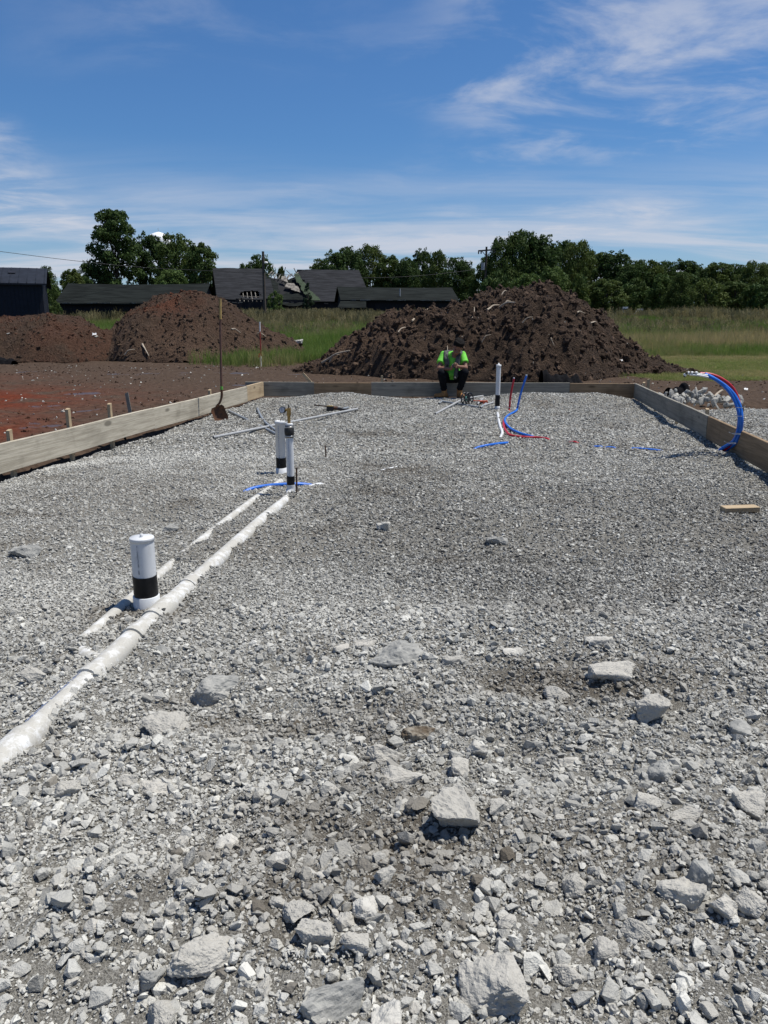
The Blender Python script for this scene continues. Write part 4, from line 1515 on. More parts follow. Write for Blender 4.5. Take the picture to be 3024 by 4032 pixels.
# small shed right of it
Y2 = 84.0
F = at(1352 / SC, 1176 / SC, Y2)
a2 = R(9)
W2, L2 = 6.2, 12.2
ze2 = F.z
zr2 = at(1330 / SC, 1131 / SC, Y2 + W2 / 2).z
shed, F0v, u, v_, sl2, z0 = gable_building('shed', 'black board shed with a low green-grey roof right of the barn', (F.x, F.y), a2, L2, W2, zr2, ze2, 'mossy_shingle', 'black_siding')
plain_roof(shed, F0v, u, v_, L2, W2, ze2, zr2, 0.45, 'mossy_shingle', sl2)
MB().tube([P3(F0v, u, v_, 6.2, 0.5, ze2 + 0.3), P3(F0v, u, v_, 6.2, 0.5, ze2 + 1.1)], 0.06, 6).build('vent_pipe', 'transformer_grey', shed)
lean = MB()
quad_slab(lean, P3(F0v, u, v_, -0.3, -0.2, ze2 - 0.2), P3(F0v, u, v_, 2.4, -0.2, ze2 - 0.2), P3(F0v, u, v_, 2.2, -1.8, ze2 - 1.0), P3(F0v, u, v_, -0.8, -1.8, ze2 - 1.0), 0.06)
lean.build('porch_roof', 'mossy_shingle', shed)
for a in (2.9, 8.5):
    dw = MB()
    dw.box(P3(F0v, u, v_, a, -0.05, ze2 - 1.0), (1.0, 0.08, 1.2), Matrix.Rotation(a2, 3, 'Z'))
    dw.build('doorway_dark', 'void_dark', shed)  # near-black slab on the wall, standing for the dark of an open doorway
for i in range(9):
    if i not in (2, 5):
        MB().box(P3(F0v, u, v_, 1.0 + i * 1.3, -0.48, ze2 - 0.14), (random.uniform(0.6, 1.25), 0.05, 0.08), Matrix.Rotation(a2, 3, 'Z')).build('fascia_board', 'bare_lath', shed)

# long low shed on the left
Y3 = 74.0
F = at(233 / SC, 1188 / SC, Y3)
L3, W3 = 13.2, 6.5
ze3, zr3 = F.z, at(233 / SC, 1119 / SC, Y3 + W3 / 2).z
shed, F0v, u, v_, sl3, z0 = gable_building('shed', 'long low shed with a dark mossy roof behind the left heap', (F.x, F.y), R(-1), L3, W3, zr3, ze3, 'mossy_shingle', 'black_siding')
plain_roof(shed, F0v, u, v_, L3, W3, ze3, zr3, 0.4, 'mossy_shingle', sl3, 0.10)
for i in range(10):
    if i not in (1, 4):
        MB().box(P3(F0v, u, v_, 0.8 + i * 1.25, -0.43, ze3 - 0.13), (random.uniform(0.5, 1.2), 0.04, 0.07), Matrix.Rotation(R(-1), 3, 'Z') @ Matrix.Rotation(random.uniform(-.05, .05), 3, 'Y')).build('fascia_board', 'bare_lath', shed)

# navy barn at the left edge
Y4 = 58.0
a4 = R(20)
F1_ = at(163 / SC, 1114 / SC, Y4)
L4 = 9.0
F = Vector((F1_.x - L4 * math.cos(a4), F1_.y - L4 * math.sin(a4), F1_.z))
W4 = 6.0
ze4, zr4 = F.z, at(150 / SC, 1060 / SC, Y4 + W4 / 2 * math.cos(a4)).z
nb_, F0v, u, v_, sl4, z0 = gable_building('barn', 'navy blue board barn with a slate-coloured metal roof at the left edge', (F.x, F.y), a4, L4, W4, zr4, ze4, 'slate_metal_roof', 'navy_siding', board=0.26)
plain_roof(nb_, F0v, u, v_, L4, W4, ze4, zr4, 0.25, 'slate_metal_roof', sl4, 0.0)
seam = MB()
for i in range(17):
    a = -0.1 + i * (L4 + 0.3) / 16
    p, q = P3(F0v, u, v_, a, -0.2, ze4 - sl4 * 0.2 + 0.07), P3(F0v, u, v_, a, W4 / 2, zr4 + 0.07)
    seam.tube([p, q], 0.03, 4)
seam.build('roof_seams', 'slate_metal_roof', nb_)
hp = MB()
quad_slab(hp, P3(F0v, u, v_, L4 - 2.3, 1.6, ze4 + sl4 * 1.6 + 0.15), P3(F0v, u, v_, L4 - 1.8, 1.6, ze4 + sl4 * 1.6 + 0.15), P3(F0v, u, v_, L4 - 1.8, 2.1, ze4 + sl4 * 2.1 + 0.15), P3(F0v, u, v_, L4 - 2.3, 2.1, ze4 + sl4 * 2.1 + 0.15), 0.03)
hp.build('roof_patch', 'navy_siding', nb_)

# water tower behind the trees
wt = thing('water_tower', (at(343, 505, 260).x, 260, 1.5), 'white domed water tower top showing between the left trees', 'water tower')
cz = at(343, 514, 260).z
cx_ = at(343, 514, 260).x
prof = [(0.0, 1.9), (1.2, 1.6), (2.6, 1.0), (3.6, 0.2), (3.9, -1.5), (3.6, -3.5), (2.4, -5.0), (0.7, -5.8)]
mb = MB()
n = 24
V = [(cx_ + r_ * math.cos(6.2832 * j / n), 260 + r_ * math.sin(6.2832 * j / n), cz + zz) for r_, zz in prof for j in range(n)]
mb.add(V, [(i * n + j, (i + 1) * n + j, (i + 1) * n + (j + 1) % n, i * n + (j + 1) % n) for i in range(len(prof) - 1) for j in range(n)], True)
mb.build('tank', 'water_tower_paint', wt)
MB().tube([(cx_, 260, 1.0), (cx_, 260, cz - 5.6)], [1.2, 0.7], 14).build('column', 'water_tower_paint', wt)
MB().tube([(cx_, 260, cz + 1.8), (cx_, 260, cz + 3.0)], 0.06, 5).build('antenna', 'transformer_grey', wt)

# poles and wires
pt = at(567, 543, 78)
zb = float(ground_h(pt.x, 78))
e = thing('lamp_pole', (pt.x, 78, zb), 'bare wooden pole with a small white lamp in front of the broken barn', 'pole')
MB().tube([(pt.x, 78, zb - 0.5), (pt.x + 0.05, 78, pt.z)], [0.16, 0.12], 10).build('post', 'pole_wood', e)
lp = at(574, 568, 78)
MB().tube([(pt.x, 78, lp.z + 0.1), (lp.x, 77.9, lp.z + 0.12)], 0.03, 6).build('lamp_arm', 'transformer_grey', e)
MB().ball((lp.x + 0.05, 77.9, lp.z), (0.2, 0.2, 0.13)).build('lamp_head', 'lamp_glass', e)


def power_pole(dx, dtop, Y, arm_w, label, xf=False, lean=0.0):
    p = at(dx, dtop, Y)
    z0 = float(ground_h(p.x, Y))
    e = thing('power_pole', (p.x, Y, z0), label, 'power pole', 'power poles beyond the large heap')
    MB().tube([(p.x + lean, Y, z0 - 0.5), (p.x, Y, p.z)], [0.17, 0.13], 10).build('post', 'pole_wood', e)
    r_ = Matrix.Rotation(R(-4), 3, 'Y')
    cz_ = p.z - 0.45
    MB().box((p.x, Y - 0.2, cz_), (arm_w, 0.14, 0.18), r_).build('crossarm', 'pole_wood', e)
    for s_ in (-1, 1):
        MB().tube([(p.x + s_ * arm_w * 0.30, Y - 0.2, cz_ + (0.0) - 0.05), (p.x, Y - 0.15, cz_ - 0.75)], 0.045, 6).build('brace', 'pole_wood', e)
    for s_ in (-0.47, -0.32, 0.45):
        MB().tube([(p.x + s_ * arm_w, Y - 0.2, cz_ - 0.1 + s_ * arm_w * 0.07), (p.x + s_ * arm_w, Y - 0.2, cz_ - 0.4 + s_ * arm_w * 0.07)], [0.09, 0.07], 8).build('insulator', 'insulator', e)
    if xf:
        MB().tube([(p.x - 0.42, Y - 0.25, p.z - 2.9), (p.x - 0.42, Y - 0.25, p.z - 2.0)], 0.25, 12).build('transformer', 'transformer_grey', e)
    return p


pp1 = power_pole(1051, 533, 104, 2.2, 'nearest dark power pole with a crossarm and transformer above the heap', True)
pp2 = power_pole(1043, 572, 118, 1.6, 'thinner grey power pole just left of the tall one')
pp3 = power_pole(1025, 605, 135, 1.6, 'farthest small power pole at the left end of the heap top')


def wire(name, pts, r, label):
    mb = MB()
    mb.tube(spline(pts, 10), r, 5)
    o_ = mb.build(name, 'cable_black', None)
    tag(o_, label, 'cable')


wire('overhead_cable', [at(-40, 538, 70), at(150, 562, 74), at(300, 577, 77), at(430, 584, 78), (pt.x, 78, at(567, 590, 78).z)], 0.022, 'single sagging cable crossing the sky above the left barns')
wire('overhead_cable', [(pt.x, 78, at(567, 590, 78).z), at(750, 600, 88), at(900, 596, 96), (pp1.x, 104, at(1051, 580, 104).z)], 0.020, 'thin cable running from lamp pole to power pole past the tree belt')

# white vehicles beyond the field
def far_truck(dx, dy, Y, wpx, label):
    p = at(dx, dy, Y)
    wd = wpx * SC / F_PX * depth(p)
    z0 = float(ground_h(p.x, Y))
    e = thing('parked_truck', (p.x, Y, z0), label, 'truck')
    top = p.z
    mb = MB()
    mb.box((p.x, Y, z0 + 0.85), (wd, 1.9, 0.75))
    mb.box((p.x + wd * 0.18, Y, z0 + 0.8 + (top - z0 - 0.8) / 2), (wd * 0.36, 1.7, top - z0 - 0.8), None, 0.86)
    mb.build('body', 'white_paint', e)
    MB().box((p.x + wd * 0.18, Y - 0.80, top - 0.42), (wd * 0.28, 0.1, 0.4)).build('window', 'car_glass', e)
    for s_ in (-0.32, 0.32):
        MB().tube([(p.x + s_ * wd, Y - 0.98, z0 + 0.36), (p.x + s_ * wd, Y - 0.75, z0 + 0.36)], 0.36, 14).build('wheel', 'black_rubber', e)


far_truck(1341, 663, 97, 36, 'white truck cab half hidden by weeds right of the large heap')
far_truck(1377, 667, 99, 24, 'white vehicle behind weeds, second from the large heap')
far_truck(1500, 668, 99, 34, 'white vehicle behind weeds farthest to the right')

# ================================================================== THINGS ON THE SITE
# ------------------------------------------------------------------ wooden forms
ZT, BH, BT = 0.30, 0.268, 0.038     # top of the forms, board height, thickness


def plank(parent, a, b_, mat, zt=ZT, h=BH, th=BT, out=1, name='plank', warp=0.004, seed=0):
    """one board from a to b_ (x, y); its outer face lies on the 'out' side"""
    a, b_ = Vector((a[0], a[1], 0)), Vector((b_[0], b_[1], 0))
    L = (b_ - a).length
    ang_ = math.atan2(b_.y - a.y, b_.x - a.x)
    n = max(6, int(L / 0.25))
    r_ = random.Random(seed)
    ph = r_.uniform(0, 6)
    V, Fc = [], []
    e = 0.004
    ring = [(0, e), (0, h - e), (e, h), (th - e, h), (th, h - e), (th, e), (th - e, 0), (e, 0)]
    m_ = len(ring)
    for i in range(n + 1):
        x_ = L * i / n
        wob = warp * math.sin(ph + 3.0 * x_) + r_.uniform(-1, 1) * 0.0012
        for (yy, zz) in ring:
            V.append((x_, out * (yy + wob), zz + 0.0022 * math.sin(ph * 2 + 2.2 * x_)))
    for i in range(n):
        for j in range(m_):
            k2 = (j + 1) % m_
            f = (i * m_ + j, i * m_ + k2, (i + 1) * m_ + k2, (i + 1) * m_ + j)
            Fc.append(f if out < 0 else f[::-1])
    Fc.append(tuple(range(m_)) if out > 0 else tuple(range(m_))[::-1])
    Fc.append(tuple(n * m_ + j for j in range(m_))[::-1] if out > 0 else tuple(n * m_ + j for j in range(m_)))
    me_ = bpy.data.meshes.new(name)
    me_.from_pydata(V, [], Fc)
    me_.materials.append(MATS[mat])
    o_ = bpy.data.objects.new(name, me_)
    COL.objects.link(o_)
    o_.parent = parent
    o_.location = Vector((a.x, a.y, zt - h)) - ORI[parent.name]
    o_.rotation_euler = (0, 0, ang_)
    return o_


def stake(parent, x_, y_, ztop, mat='new_lumber', rz=0.0, tilt=(0, 0), w_=0.045, t_=0.036, zbot=-0.25, name='stake', label=None):
    """square stake, pointed at the foot, sawn top"""
    h = ztop - zbot
    V = []
    for (z_, s_) in ((0, 0.15), (0.12, 1.0), (h, 1.0)):
        for sx, sy in ((-1, -1), (1, -1), (1, 1), (-1, 1)):
            V.append((sx * w_ / 2 * s_, sy * t_ / 2 * s_, z_ + (0.006 * sx if z_ == h else 0)))
    Fc = [(3, 2, 1, 0), (8, 9, 10, 11)]
    for i in range(2):
        for j in range(4):
            Fc.append((i * 4 + j, i * 4 + (j + 1) % 4, (i + 1) * 4 + (j + 1) % 4, (i + 1) * 4 + j))
    me_ = bpy.data.meshes.new(name)
    # object x runs along the grain so that the wood material follows it
    me_.from_pydata([(p[2], p[1], -p[0]) for p in V], [], Fc)
    me_.materials.append(MATS[mat])
    o_ = bpy.data.objects.new(name, me_)
    COL.objects.link(o_)
    rot = Matrix.Rotation(rz, 4, 'Z') @ Matrix.Rotation(tilt[0], 4, 'X') @ Matrix.Rotation(tilt[1], 4, 'Y') @ Matrix.Rotation(-math.pi / 2, 4, 'Y')
    if parent is not None:
        o_.parent = parent
        loc = Vector((x_, y_, zbot)) - ORI[parent.name]
    else:
        loc = Vector((x_, y_, zbot))
    o_.matrix_local = Matrix.Translation(loc) @ rot
    if label:
        o_['label'] = label
    return o_


LA = R(90) - math.atan(0.156)
form_l = thing('formwork', (xl(9.0), 9.0, 0), 'pale weathered board form staked along the left side of the gravel pad', 'formwork')
fy = [2.0, 9.9, 13.55, 14.50]
for i, (mt) in enumerate(('pale_lumber', 'pale_lumber', 'new_lumber')):
    y0_, y1_ = fy[i] + 0.004, fy[i + 1] - 0.004
    o = plank(form_l, (xl(y0_), y0_), (xl(y1_), y1_), mt, out=1, seed=i, zt=ZT + (0.0, -0.006, 0.004)[i])
    if mt == 'new_lumber':
        o['label'] = 'fresh orange-tan board end at the corner'
for (dx, dtop, kind) in ((22, 929, 0), (150, 883, 0), (240, 872, 0), (455, 842, 1)):
    # stake stands just outside the board
    d = ray(dx, dtop + 25)
    # intersect the vertical plane a little outside the board
    best = None
    for i in range(600):
        yq = 5 + i * 0.02
        if abs(atan_x := (xl(yq) - 0.075) - d.x / d.y * yq) < 0.02:
            best = yq
            break
    yq = best or 9.0
    top = at(dx, dtop, yq)
    stake(form_l, xl(yq) - 0.068, yq, top.z, 'new_lumber', LA, (0, random.uniform(-.03, .03)))
for yq in (8.9, 11.6):
    b_ = MB()
    b_.tube([(xl(yq) - 0.07, yq, 0.27), (xl(yq) - 0.38, yq + 0.03, 0.02)], 0.02, 4, smooth=False)
    b_.build('brace', 'new_lumber', form_l)
sk = stake(None, *(lambda p: (p.x, p.y))(atz(283, 893, 0.05)), at(278, 848, atz(283, 893, 0.05).y).z, 'grey_lumber', 0.2, (0, -0.10), 0.05, 0.03, -0.05, 'grade_stake')
tag(sk, 'thin grey stake leaning behind the left form board', 'stake')

form_f = thing('formwork', (1.2, yf(1.2), 0), 'grey board form across the far end of the gravel pad, under the seated worker', 'formwork')
fx = [-2.62, at(678, 830, 14.45).x, at(802, 830, 14.4).x, at(1230, 830, 14.3).x, 4.63]
fm = ['grey_lumber', 'brown_lumber', 'grey_lumber', 'brown_lumber']
for i in range(4):
    x0_, x1_ = fx[i] + 0.003, fx[i + 1] - 0.003
    plank(form_f, (x0_, yf(x0_) + 0.0), (x1_, yf(x1_)), fm[i], out=1, seed=10 + i, zt=ZT + (0, -0.012, 0.004, -0.004)[i])
for dx, dtop in ((825, 811), (1392, 817)):
    p = at(dx, dtop, 14.50)
    stake(form_f, p.x, yf(p.x) + 0.075, p.z, 'new_lumber', 0)
p = at(672, 815, 14.55)
b_ = MB()
b_.box((p.x - 0.02, yf(p.x) + 0.10, 0.30), (0.05, 0.04, 0.42), Matrix.Rotation(R(-42), 3, 'Y'))
b_.build('kicker', 'new_lumber', form_f)

form_r = thing('formwork', (xr(10), 10, 0), 'grey board form along the right side of the gravel pad', 'formwork')
ry = [14.18, 9.05, 2.5]
plank(form_r, (xr(ry[1] + .003) + 0.0, ry[1] + .003), (xr(ry[0]), ry[0]), 'grey_lumber', out=-1, seed=20)
plank(form_r, (xr(ry[2]), ry[2]), (xr(ry[1] - .003), ry[1] - .003), 'brown_lumber', out=-1, seed=21, zt=ZT - 0.006)
RA = R(90) - math.atan(0.149)
for yq, zt_ in ((13.6, 0.36), (12.45, 0.28), (9.35, 0.35), (8.05, 0.34), (10.9, 0.27)):
    stake(form_r, xr(yq) + 0.068, yq, zt_, 'new_lumber', RA)


# ------------------------------------------------------------------ drain pipes
def coupling(parent, p, q, r, name='coupling', mat='dusty_pvc'):
    p, q = Vector(p), Vector(q)
    mb = MB()
    mb.tube([p, q], r, 22)
    d = (q - p).normalized()
    mb.tube([p - d * 0.001, p + d * 0.006], r * 1.03, 22)
    return mb.build(name, mat, parent)


def along(path, f):
    L_ = [0]
    for a, b_ in zip(path, path[1:]):
        L_.append(L_[-1] + (Vector(b_) - Vector(a)).length)
    s_ = f * L_[-1]
    for i in range(len(path) - 1):
        if s_ <= L_[i + 1]:
            t_ = (s_ - L_[i]) / max(L_[i + 1] - L_[i], 1e-9)
            return Vector(path[i]).lerp(Vector(path[i + 1]), t_)
    return Vector(path[-1])


dr = thing('drain_pipe', main_pts[3], 'long dusty white drain pipe half buried in gravel from lower left to the gauge riser', 'pipe')
MB().tube(spline(main_pts[:8], 8), A4, 24).build('pipe_length', 'dusty_pvc', dr)
MB().tube(spline(main_pts[7:], 8), [A3 - 0.010 * min(1, max(0, i - 20) / 6) for i in range(33)], 20).build('pipe_length', 'dusty_pvc', dr)
sp = spline(main_pts, 10)
n_ = len(sp)


def seg(i0, i1):
    return sp[i0], sp[i1]


coupling(dr, sp[3], sp[15], A4 * 1.20, 'coupling')
coupling(dr, sp[29], sp[31], A4 * 1.17, 'coupling')
coupling(dr, sp[46], sp[49], A4 * 1.16, 'coupling')
coupling(dr, sp[54], sp[62], A4 * 1.13, 'tee_body')
coupling(dr, sp[70], sp[73], A4 * 1.08, 'reducer')
wy0 = sp[33]
wy1 = gp(172, 1396, 0.0)
MB().tube(spline([sp[37] + Vector((0, 0, -0.01)), sp[34].lerp(wy1, 0.45) + Vector((0, 0, -0.018)), wy1 + Vector((0, 0, -0.022))], 6), A4 * 0.86, 18).build('wye_branch', 'dusty_pvc', dr)
# printing along the near length of pipe
def text_on(parent, body, size, origin, xdir, ydir, mat, name='lettering'):
    cu = bpy.data.curves.new(name, 'FONT')
    cu.body = body
    cu.size = size
    cu.extrude = 0.0002
    o_ = bpy.data.objects.new(name, cu)
    COL.objects.link(o_)
    dg = bpy.context.evaluated_depsgraph_get()
    me_ = bpy.data.meshes.new_from_object(o_.evaluated_get(dg))
    bpy.data.objects.remove(o_)
    me_.name = name
    me_.materials.clear()
    me_.materials.append(MATS[mat])
    x_, y_ = Vector(xdir).normalized(), Vector(ydir).normalized()
    z_ = x_.cross(y_).normalized()
    y_ = z_.cross(x_)
    M = Matrix((x_, y_, z_)).transposed().to_4x4()
    o2 = bpy.data.objects.new(name, me_)
    COL.objects.link(o2)
    o2.parent = parent
    o2.matrix_local = Matrix.Translation(Vector(origin) - ORI[parent.name]) @ M
    return o2


pa, pb = sp[17], sp[28]
dd = (pb - pa).normalized()
side = dd.cross(Vector((0, 0, 1))).normalized()
nrm = (Vector((0, 0, 1)) * 0.96 - side * 0.28).normalized()
tl = (pb - pa).length
text_on(dr, 'CHARLOTTE PIPE  CELLULAR CORE PVC-DWV P', tl / 20.0, pa + nrm * (A4 + 0.0015), dd, nrm.cross(dd), 'blue_ink')

# the second line, left of it
brp = thing('drain_pipe', br_pts[3], 'thinner white drain pipe surfacing in patches left of the main one', 'pipe')
MB().tube(spline(br_pts, 8), 0.031, 18).build('pipe_length', 'dusty_pvc', brp)
coupling(brp, br_pts[0], br_pts[0].lerp(br_pts[1], 0.5), 0.037, 'elbow')


def lathe(mb, c_, prof, n=24):
    c_ = Vector(c_)
    V = [(c_.x + r_ * math.cos(6.28318 * j / n), c_.y + r_ * math.sin(6.28318 * j / n), c_.z + z_) for r_, z_ in prof for j in range(n)]
    return mb.add(V, [(i * n + j, i * n + (j + 1) % n, (i + 1) * n + (j + 1) % n, (i + 1) * n + j) for i in range(len(prof) - 1) for j in range(n)], True)


def tape(parent, c_, r, z0_, z1_, name='tape_wrap', seed=1):
    r_ = random.Random(seed)
    mb = MB()
    n, m_ = 28, 7
    V = []
    for i in range(m_):
        z_ = z0_ + (z1_ - z0_) * i / (m_ - 1)
        for j in range(n):
            a = 6.28318 * j / n
            rr = r + 0.0018 + 0.0010 * math.sin(3 * a + i * 2.1) + r_.uniform(0, 0.0008)
            edge = 0.004 * math.sin(a + i) if i in (0, m_ - 1) else 0
            V.append((c_[0] + rr * math.cos(a), c_[1] + rr * math.sin(a), z_ + edge))
    mb.add(V, [(i * n + j, i * n + (j + 1) % n, (i + 1) * n + (j + 1) % n, (i + 1) * n + j) for i in range(m_ - 1) for j in range(n)], True)
    return mb.build(name, 'black_tape', parent)


AC = 0.0565
# near cleanout riser
b0 = gp(318, 1312)
zt_ = at(314, 1160, b0.y).z
cl = thing('cleanout_riser', b0, 'short thick capped white pipe with a black tape band, nearest upright pipe', 'pipe')
c0 = (b0.x, b0.y, 0)
mb = MB()
lathe(mb, c0, [(AC, b0.z - 0.1), (AC, zt_ - 0.016)])
mb.build('pipe_body', 'white_pvc', cl)
mb = MB()
lathe(mb, c0, [(AC * 0.99, zt_ - 0.020), (AC * 1.045, zt_ - 0.0195), (AC * 1.045, zt_ - 0.003), (AC * 1.02, zt_), (0.0, zt_ + 0.0005)], 32)
cap_ = mb.build('cap', 'white_pvc', cl)
mb = MB()
lathe(mb, c0, [(0.0085, zt_), (0.0085, zt_ + 0.014), (0.006, zt_ + 0.016), (0.0, zt_ + 0.0165)], 12)
mb.build('knob', 'white_pvc', cap_)
mb = MB()
lathe(mb, c0, [(AC * 1.10, zt_ - 0.029), (AC * 1.012, zt_ - 0.0285), (AC * 1.012, zt_ - 0.024)], 28)
hub_t = b0.z + 0.066
mb = MB()
lathe(mb, c0, [(AC * 1.14, b0.z - 0.08), (AC * 1.14, hub_t - 0.002), (AC * 1.11, hub_t), (AC * 1.0, hub_t)], 32)
mb.build('hub', 'white_pvc', cl)
tz = hub_t + (zt_ - hub_t) * 0.36
tape(cl, c0, AC, hub_t + 0.002, tz)
# printing down the side that faces the camera
dirc = Vector((-b0.x, -b0.y, 0)).normalized()
sidev = Vector((dirc.y, -dirc.x, 0))
pn = (dirc * 0.87 + Vector((-dirc.y, dirc.x, 0)) * -0.5).normalized()
if pn.x > dirc.x:
    pn = (dirc * 0.87 + Vector((-dirc.y, dirc.x, 0)) * 0.5).normalized()
o = text_on(cl, 'A ---- CHARLOTTE PIPE -   4400', 0.0105, (b0.x + pn.x * (AC + 0.001), b0.y + pn.y * (AC + 0.001), zt_ - 0.03), (0, 0, -1), pn.cross(Vector((0, 0, -1))), 'ink')

# white riser behind the gauge riser
b1 = gp(608, 1022)
z1 = at(605, 909, b1.y).z
rs = thing('riser_pipe', b1, 'plain white riser with a tape band standing just behind the gauge riser', 'pipe')
c1 = (b1.x, b1.y, 0)
mb = MB()
lathe(mb, c1, [(A3, b1.z - 0.1), (A3, z1 - 0.025), (A3 * 1.03, z1 - 0.0245), (A3 * 1.04, z1), (A3 * 0.9, z1), (A3 * 0.88, z1 - 0.012), (0, z1 - 0.012)])
mb.build('pipe_body', 'white_pvc', rs)
tape(rs, c1, A3, b1.z + 0.055, b1.z + 0.15, seed=4)
mb = MB()
lathe(mb, c1, [(A3 * 1.15, b1.z - 0.08), (A3 * 1.15, b1.z + 0.05), (A3, b1.z + 0.053)])
mb.build('hub', 'white_pvc', rs)
MB().tube(spline([(b1.x + 0.008, b1.y, z1 - 0.01), (b1.x + 0.012, b1.y, z1 + 0.022), (b1.x + 0.028, b1.y, z1 + 0.03), (b1.x + 0.03, b1.y, z1)], 5), 0.0028, 5).build('wire_loop', 'cable_black', rs)
mb = MB()
for i in range(22):
    z_ = z1 - 0.05 - i * 0.0175
    mb.box((b1.x - 0.009, b1.y - A3 - 0.0002, z_), (0.004, 0.001, 0.010))
tag(mb.build('print_marks', 'blue_ink', rs), None, None, None, 'stuff')

# gauge riser
b2 = gp(629, 1070)
z2 = at(623, 918, b2.y).z
gr_ = thing('gauge_riser', b2, 'thin white riser topped by a black rubber coupling and a brass pressure gauge', 'pipe')
c2 = (b2.x, b2.y, 0)
zs = at(624, 945, b2.y).z
mb = MB()
lathe(mb, c2, [(A2, b2.z + 0.05), (A2, zs + 0.02)])
mb.build('pipe_body', 'white_pvc', gr_)
mb = MB()
mb.tube(spline([(b2.x, b2.y, b2.z + 0.09), (b2.x - 0.001, b2.y - 0.002, b2.z + 0.05), (b2.x - 0.012, b2.y - 0.028, b2.z + 0.015), (b2.x - 0.03, b2.y - 0.07, b2.z - 0.005)], 6), A2 * 1.16, 20)
mb.build('elbow', 'white_pvc', gr_)
tape(gr_, c2, A2, b2.z + 0.075, b2.z + 0.165, seed=7)
mb = MB()
lathe(mb, c2, [(A2 * 1.05, zs), (A2 * 1.16, zs + 0.001), (A2 * 1.16, zs + 0.022), (A2 * 1.26, zs + 0.027), (A2 * 1.30, zs + 0.05), (A2 * 1.26, zs + 0.072), (A2 * 1.16, zs + 0.076), (A2 * 1.16, zs + 0.096), (A2 * 1.0, zs + 0.097)], 26)
slv = mb.build('rubber_coupling', 'black_rubber', gr_)
for zz in (zs + 0.011, zs + 0.084):
    mb = MB()
    lathe(mb, c2, [(A2 * 1.165, zz - 0.006), (A2 * 1.20, zz - 0.006), (A2 * 1.20, zz + 0.006), (A2 * 1.165, zz + 0.006)], 26)
    mb.box((b2.x + A2 * 1.15, b2.y - 0.012, zz), (0.012, 0.018, 0.012))
    mb.build('hose_clamp', 'steel_band', slv)
zc_ = zs + 0.097
mb = MB()
lathe(mb, c2, [(A2 * 1.02, zc_), (A2 * 1.05, zc_ + 0.006), (A2 * 1.05, zc_ + 0.014), (A2 * 0.85, zc_ + 0.017), (0.0, zc_ + 0.017)], 8)
mb.build('test_cap', 'white_pvc', gr_)
mb = MB()
lathe(mb, c2, [(0.0125, zc_ + 0.015), (0.0125, zc_ + 0.085)], 14)
mb.build('brass_nipple', 'brass', gr_)
zq = zc_ + 0.085
mb = MB()
mb.box((b2.x + 0.002, b2.y, zq + 0.026), (0.030, 0.028, 0.052))
mb.tube([(b2.x, b2.y, zq - 0.012), (b2.x, b2.y, zq + 0.002)], [0.013, 0.0175], 8)
mb.build('brass_tee', 'brass', gr_)
MB().tube([(b2.x - 0.012, b2.y, zq + 0.038), (b2.x - 0.035, b2.y, zq + 0.038)], 0.008, 10).build('gauge_stem', 'brass', gr_)
gc = Vector((b2.x - 0.048, b2.y, zq + 0.036))
gd = Vector((-0.35, -0.92, 0.1)).normalized()
gg = MB()
gg.tube([gc + gd * -0.014, gc + gd * 0.009], 0.026, 26)
gauge = gg.build('pressure_gauge', 'black_plastic', gr_)
MB().tube([gc + gd * 0.0085, gc + gd * 0.0102], 0.0215, 26).build('dial', 'dial_face', gauge)
MB().box(gc + gd * 0.0112 + Vector((0, 0, 0.004)), (0.0022, 0.001, 0.020)).build('needle', 'ink', gauge)
MB().tube([(b2.x, b2.y, zq + 0.05), (b2.x, b2.y, zq + 0.066), (b2.x + 0.001, b2.y, zq + 0.078)], [0.004, 0.0045, 0.0035], 8).build('valve_stem', 'cable_black', gr_)
mb = MB()
for i in range(30):
    mb.box((b2.x - 0.006, b2.y - A2 - 0.0002, zs - 0.012 - i * 0.0125), (0.003, 0.001, 0.007))
tag(mb.build('print_marks', 'blue_ink', gr_), None, None, None, 'stuff')

# far riser
b3 = gp(1074, 884)
z3 = at(1077, 789, b3.y).z
rf = thing('riser_pipe', b3, 'slim white riser with a tape band beside the red and blue tubes', 'pipe')
c3 = (b3.x, b3.y, 0)
A3b = 0.037
mb = MB()
lathe(mb, c3, [(A3b, b3.z - 0.05), (A3b, z3)])
mb.build('pipe_body', 'white_pvc', rf)
mb = MB()
lathe(mb, c3, [(A3b * 1.0, z3 - 0.03), (A3b * 1.12, z3 - 0.029), (A3b * 1.12, z3 + 0.008), (0.018, z3 + 0.014), (0.012, z3 + 0.016), (0.010, z3 + 0.036), (0.0, z3 + 0.037)])
mb.build('cap', 'white_pvc', rf)
tape(rf, c3, A3b, b3.z + 0.055, b3.z + 0.235, seed=9)
mb = MB()
lathe(mb, c3, [(A3b * 0.9, b3.z - 0.03), (A3b * 1.16, b3.z + 0.01), (A3b * 1.16, b3.z + 0.05), (A3b, b3.z + 0.052)])
mb.build('hub', 'white_pvc', rf)

# buried vent line, only its back showing
vt_px = [(668, 1050), (690, 1046), (712, 1042), (770, 1026), (800, 1019), (850, 1010), (910, 996), (980, 980), (1060, 955), (1084, 940), (1080, 922), (1077, 905), (1075, 890)]
vt_l = [-0.012, -0.004, -0.03, -0.014, -0.024, -0.010, -0.028, -0.05, -0.045, 0.004, 0.010, -0.008, -0.01]
vt = MB().tube(spline([gp(a, b_, l_) for (a, b_), l_ in zip(vt_px, vt_l)], 8), 0.019, 12).build('vent_pipe', 'white_pvc')
tag(vt, 'narrow white pipe just breaking the gravel between gauge riser and far riser', 'pipe')

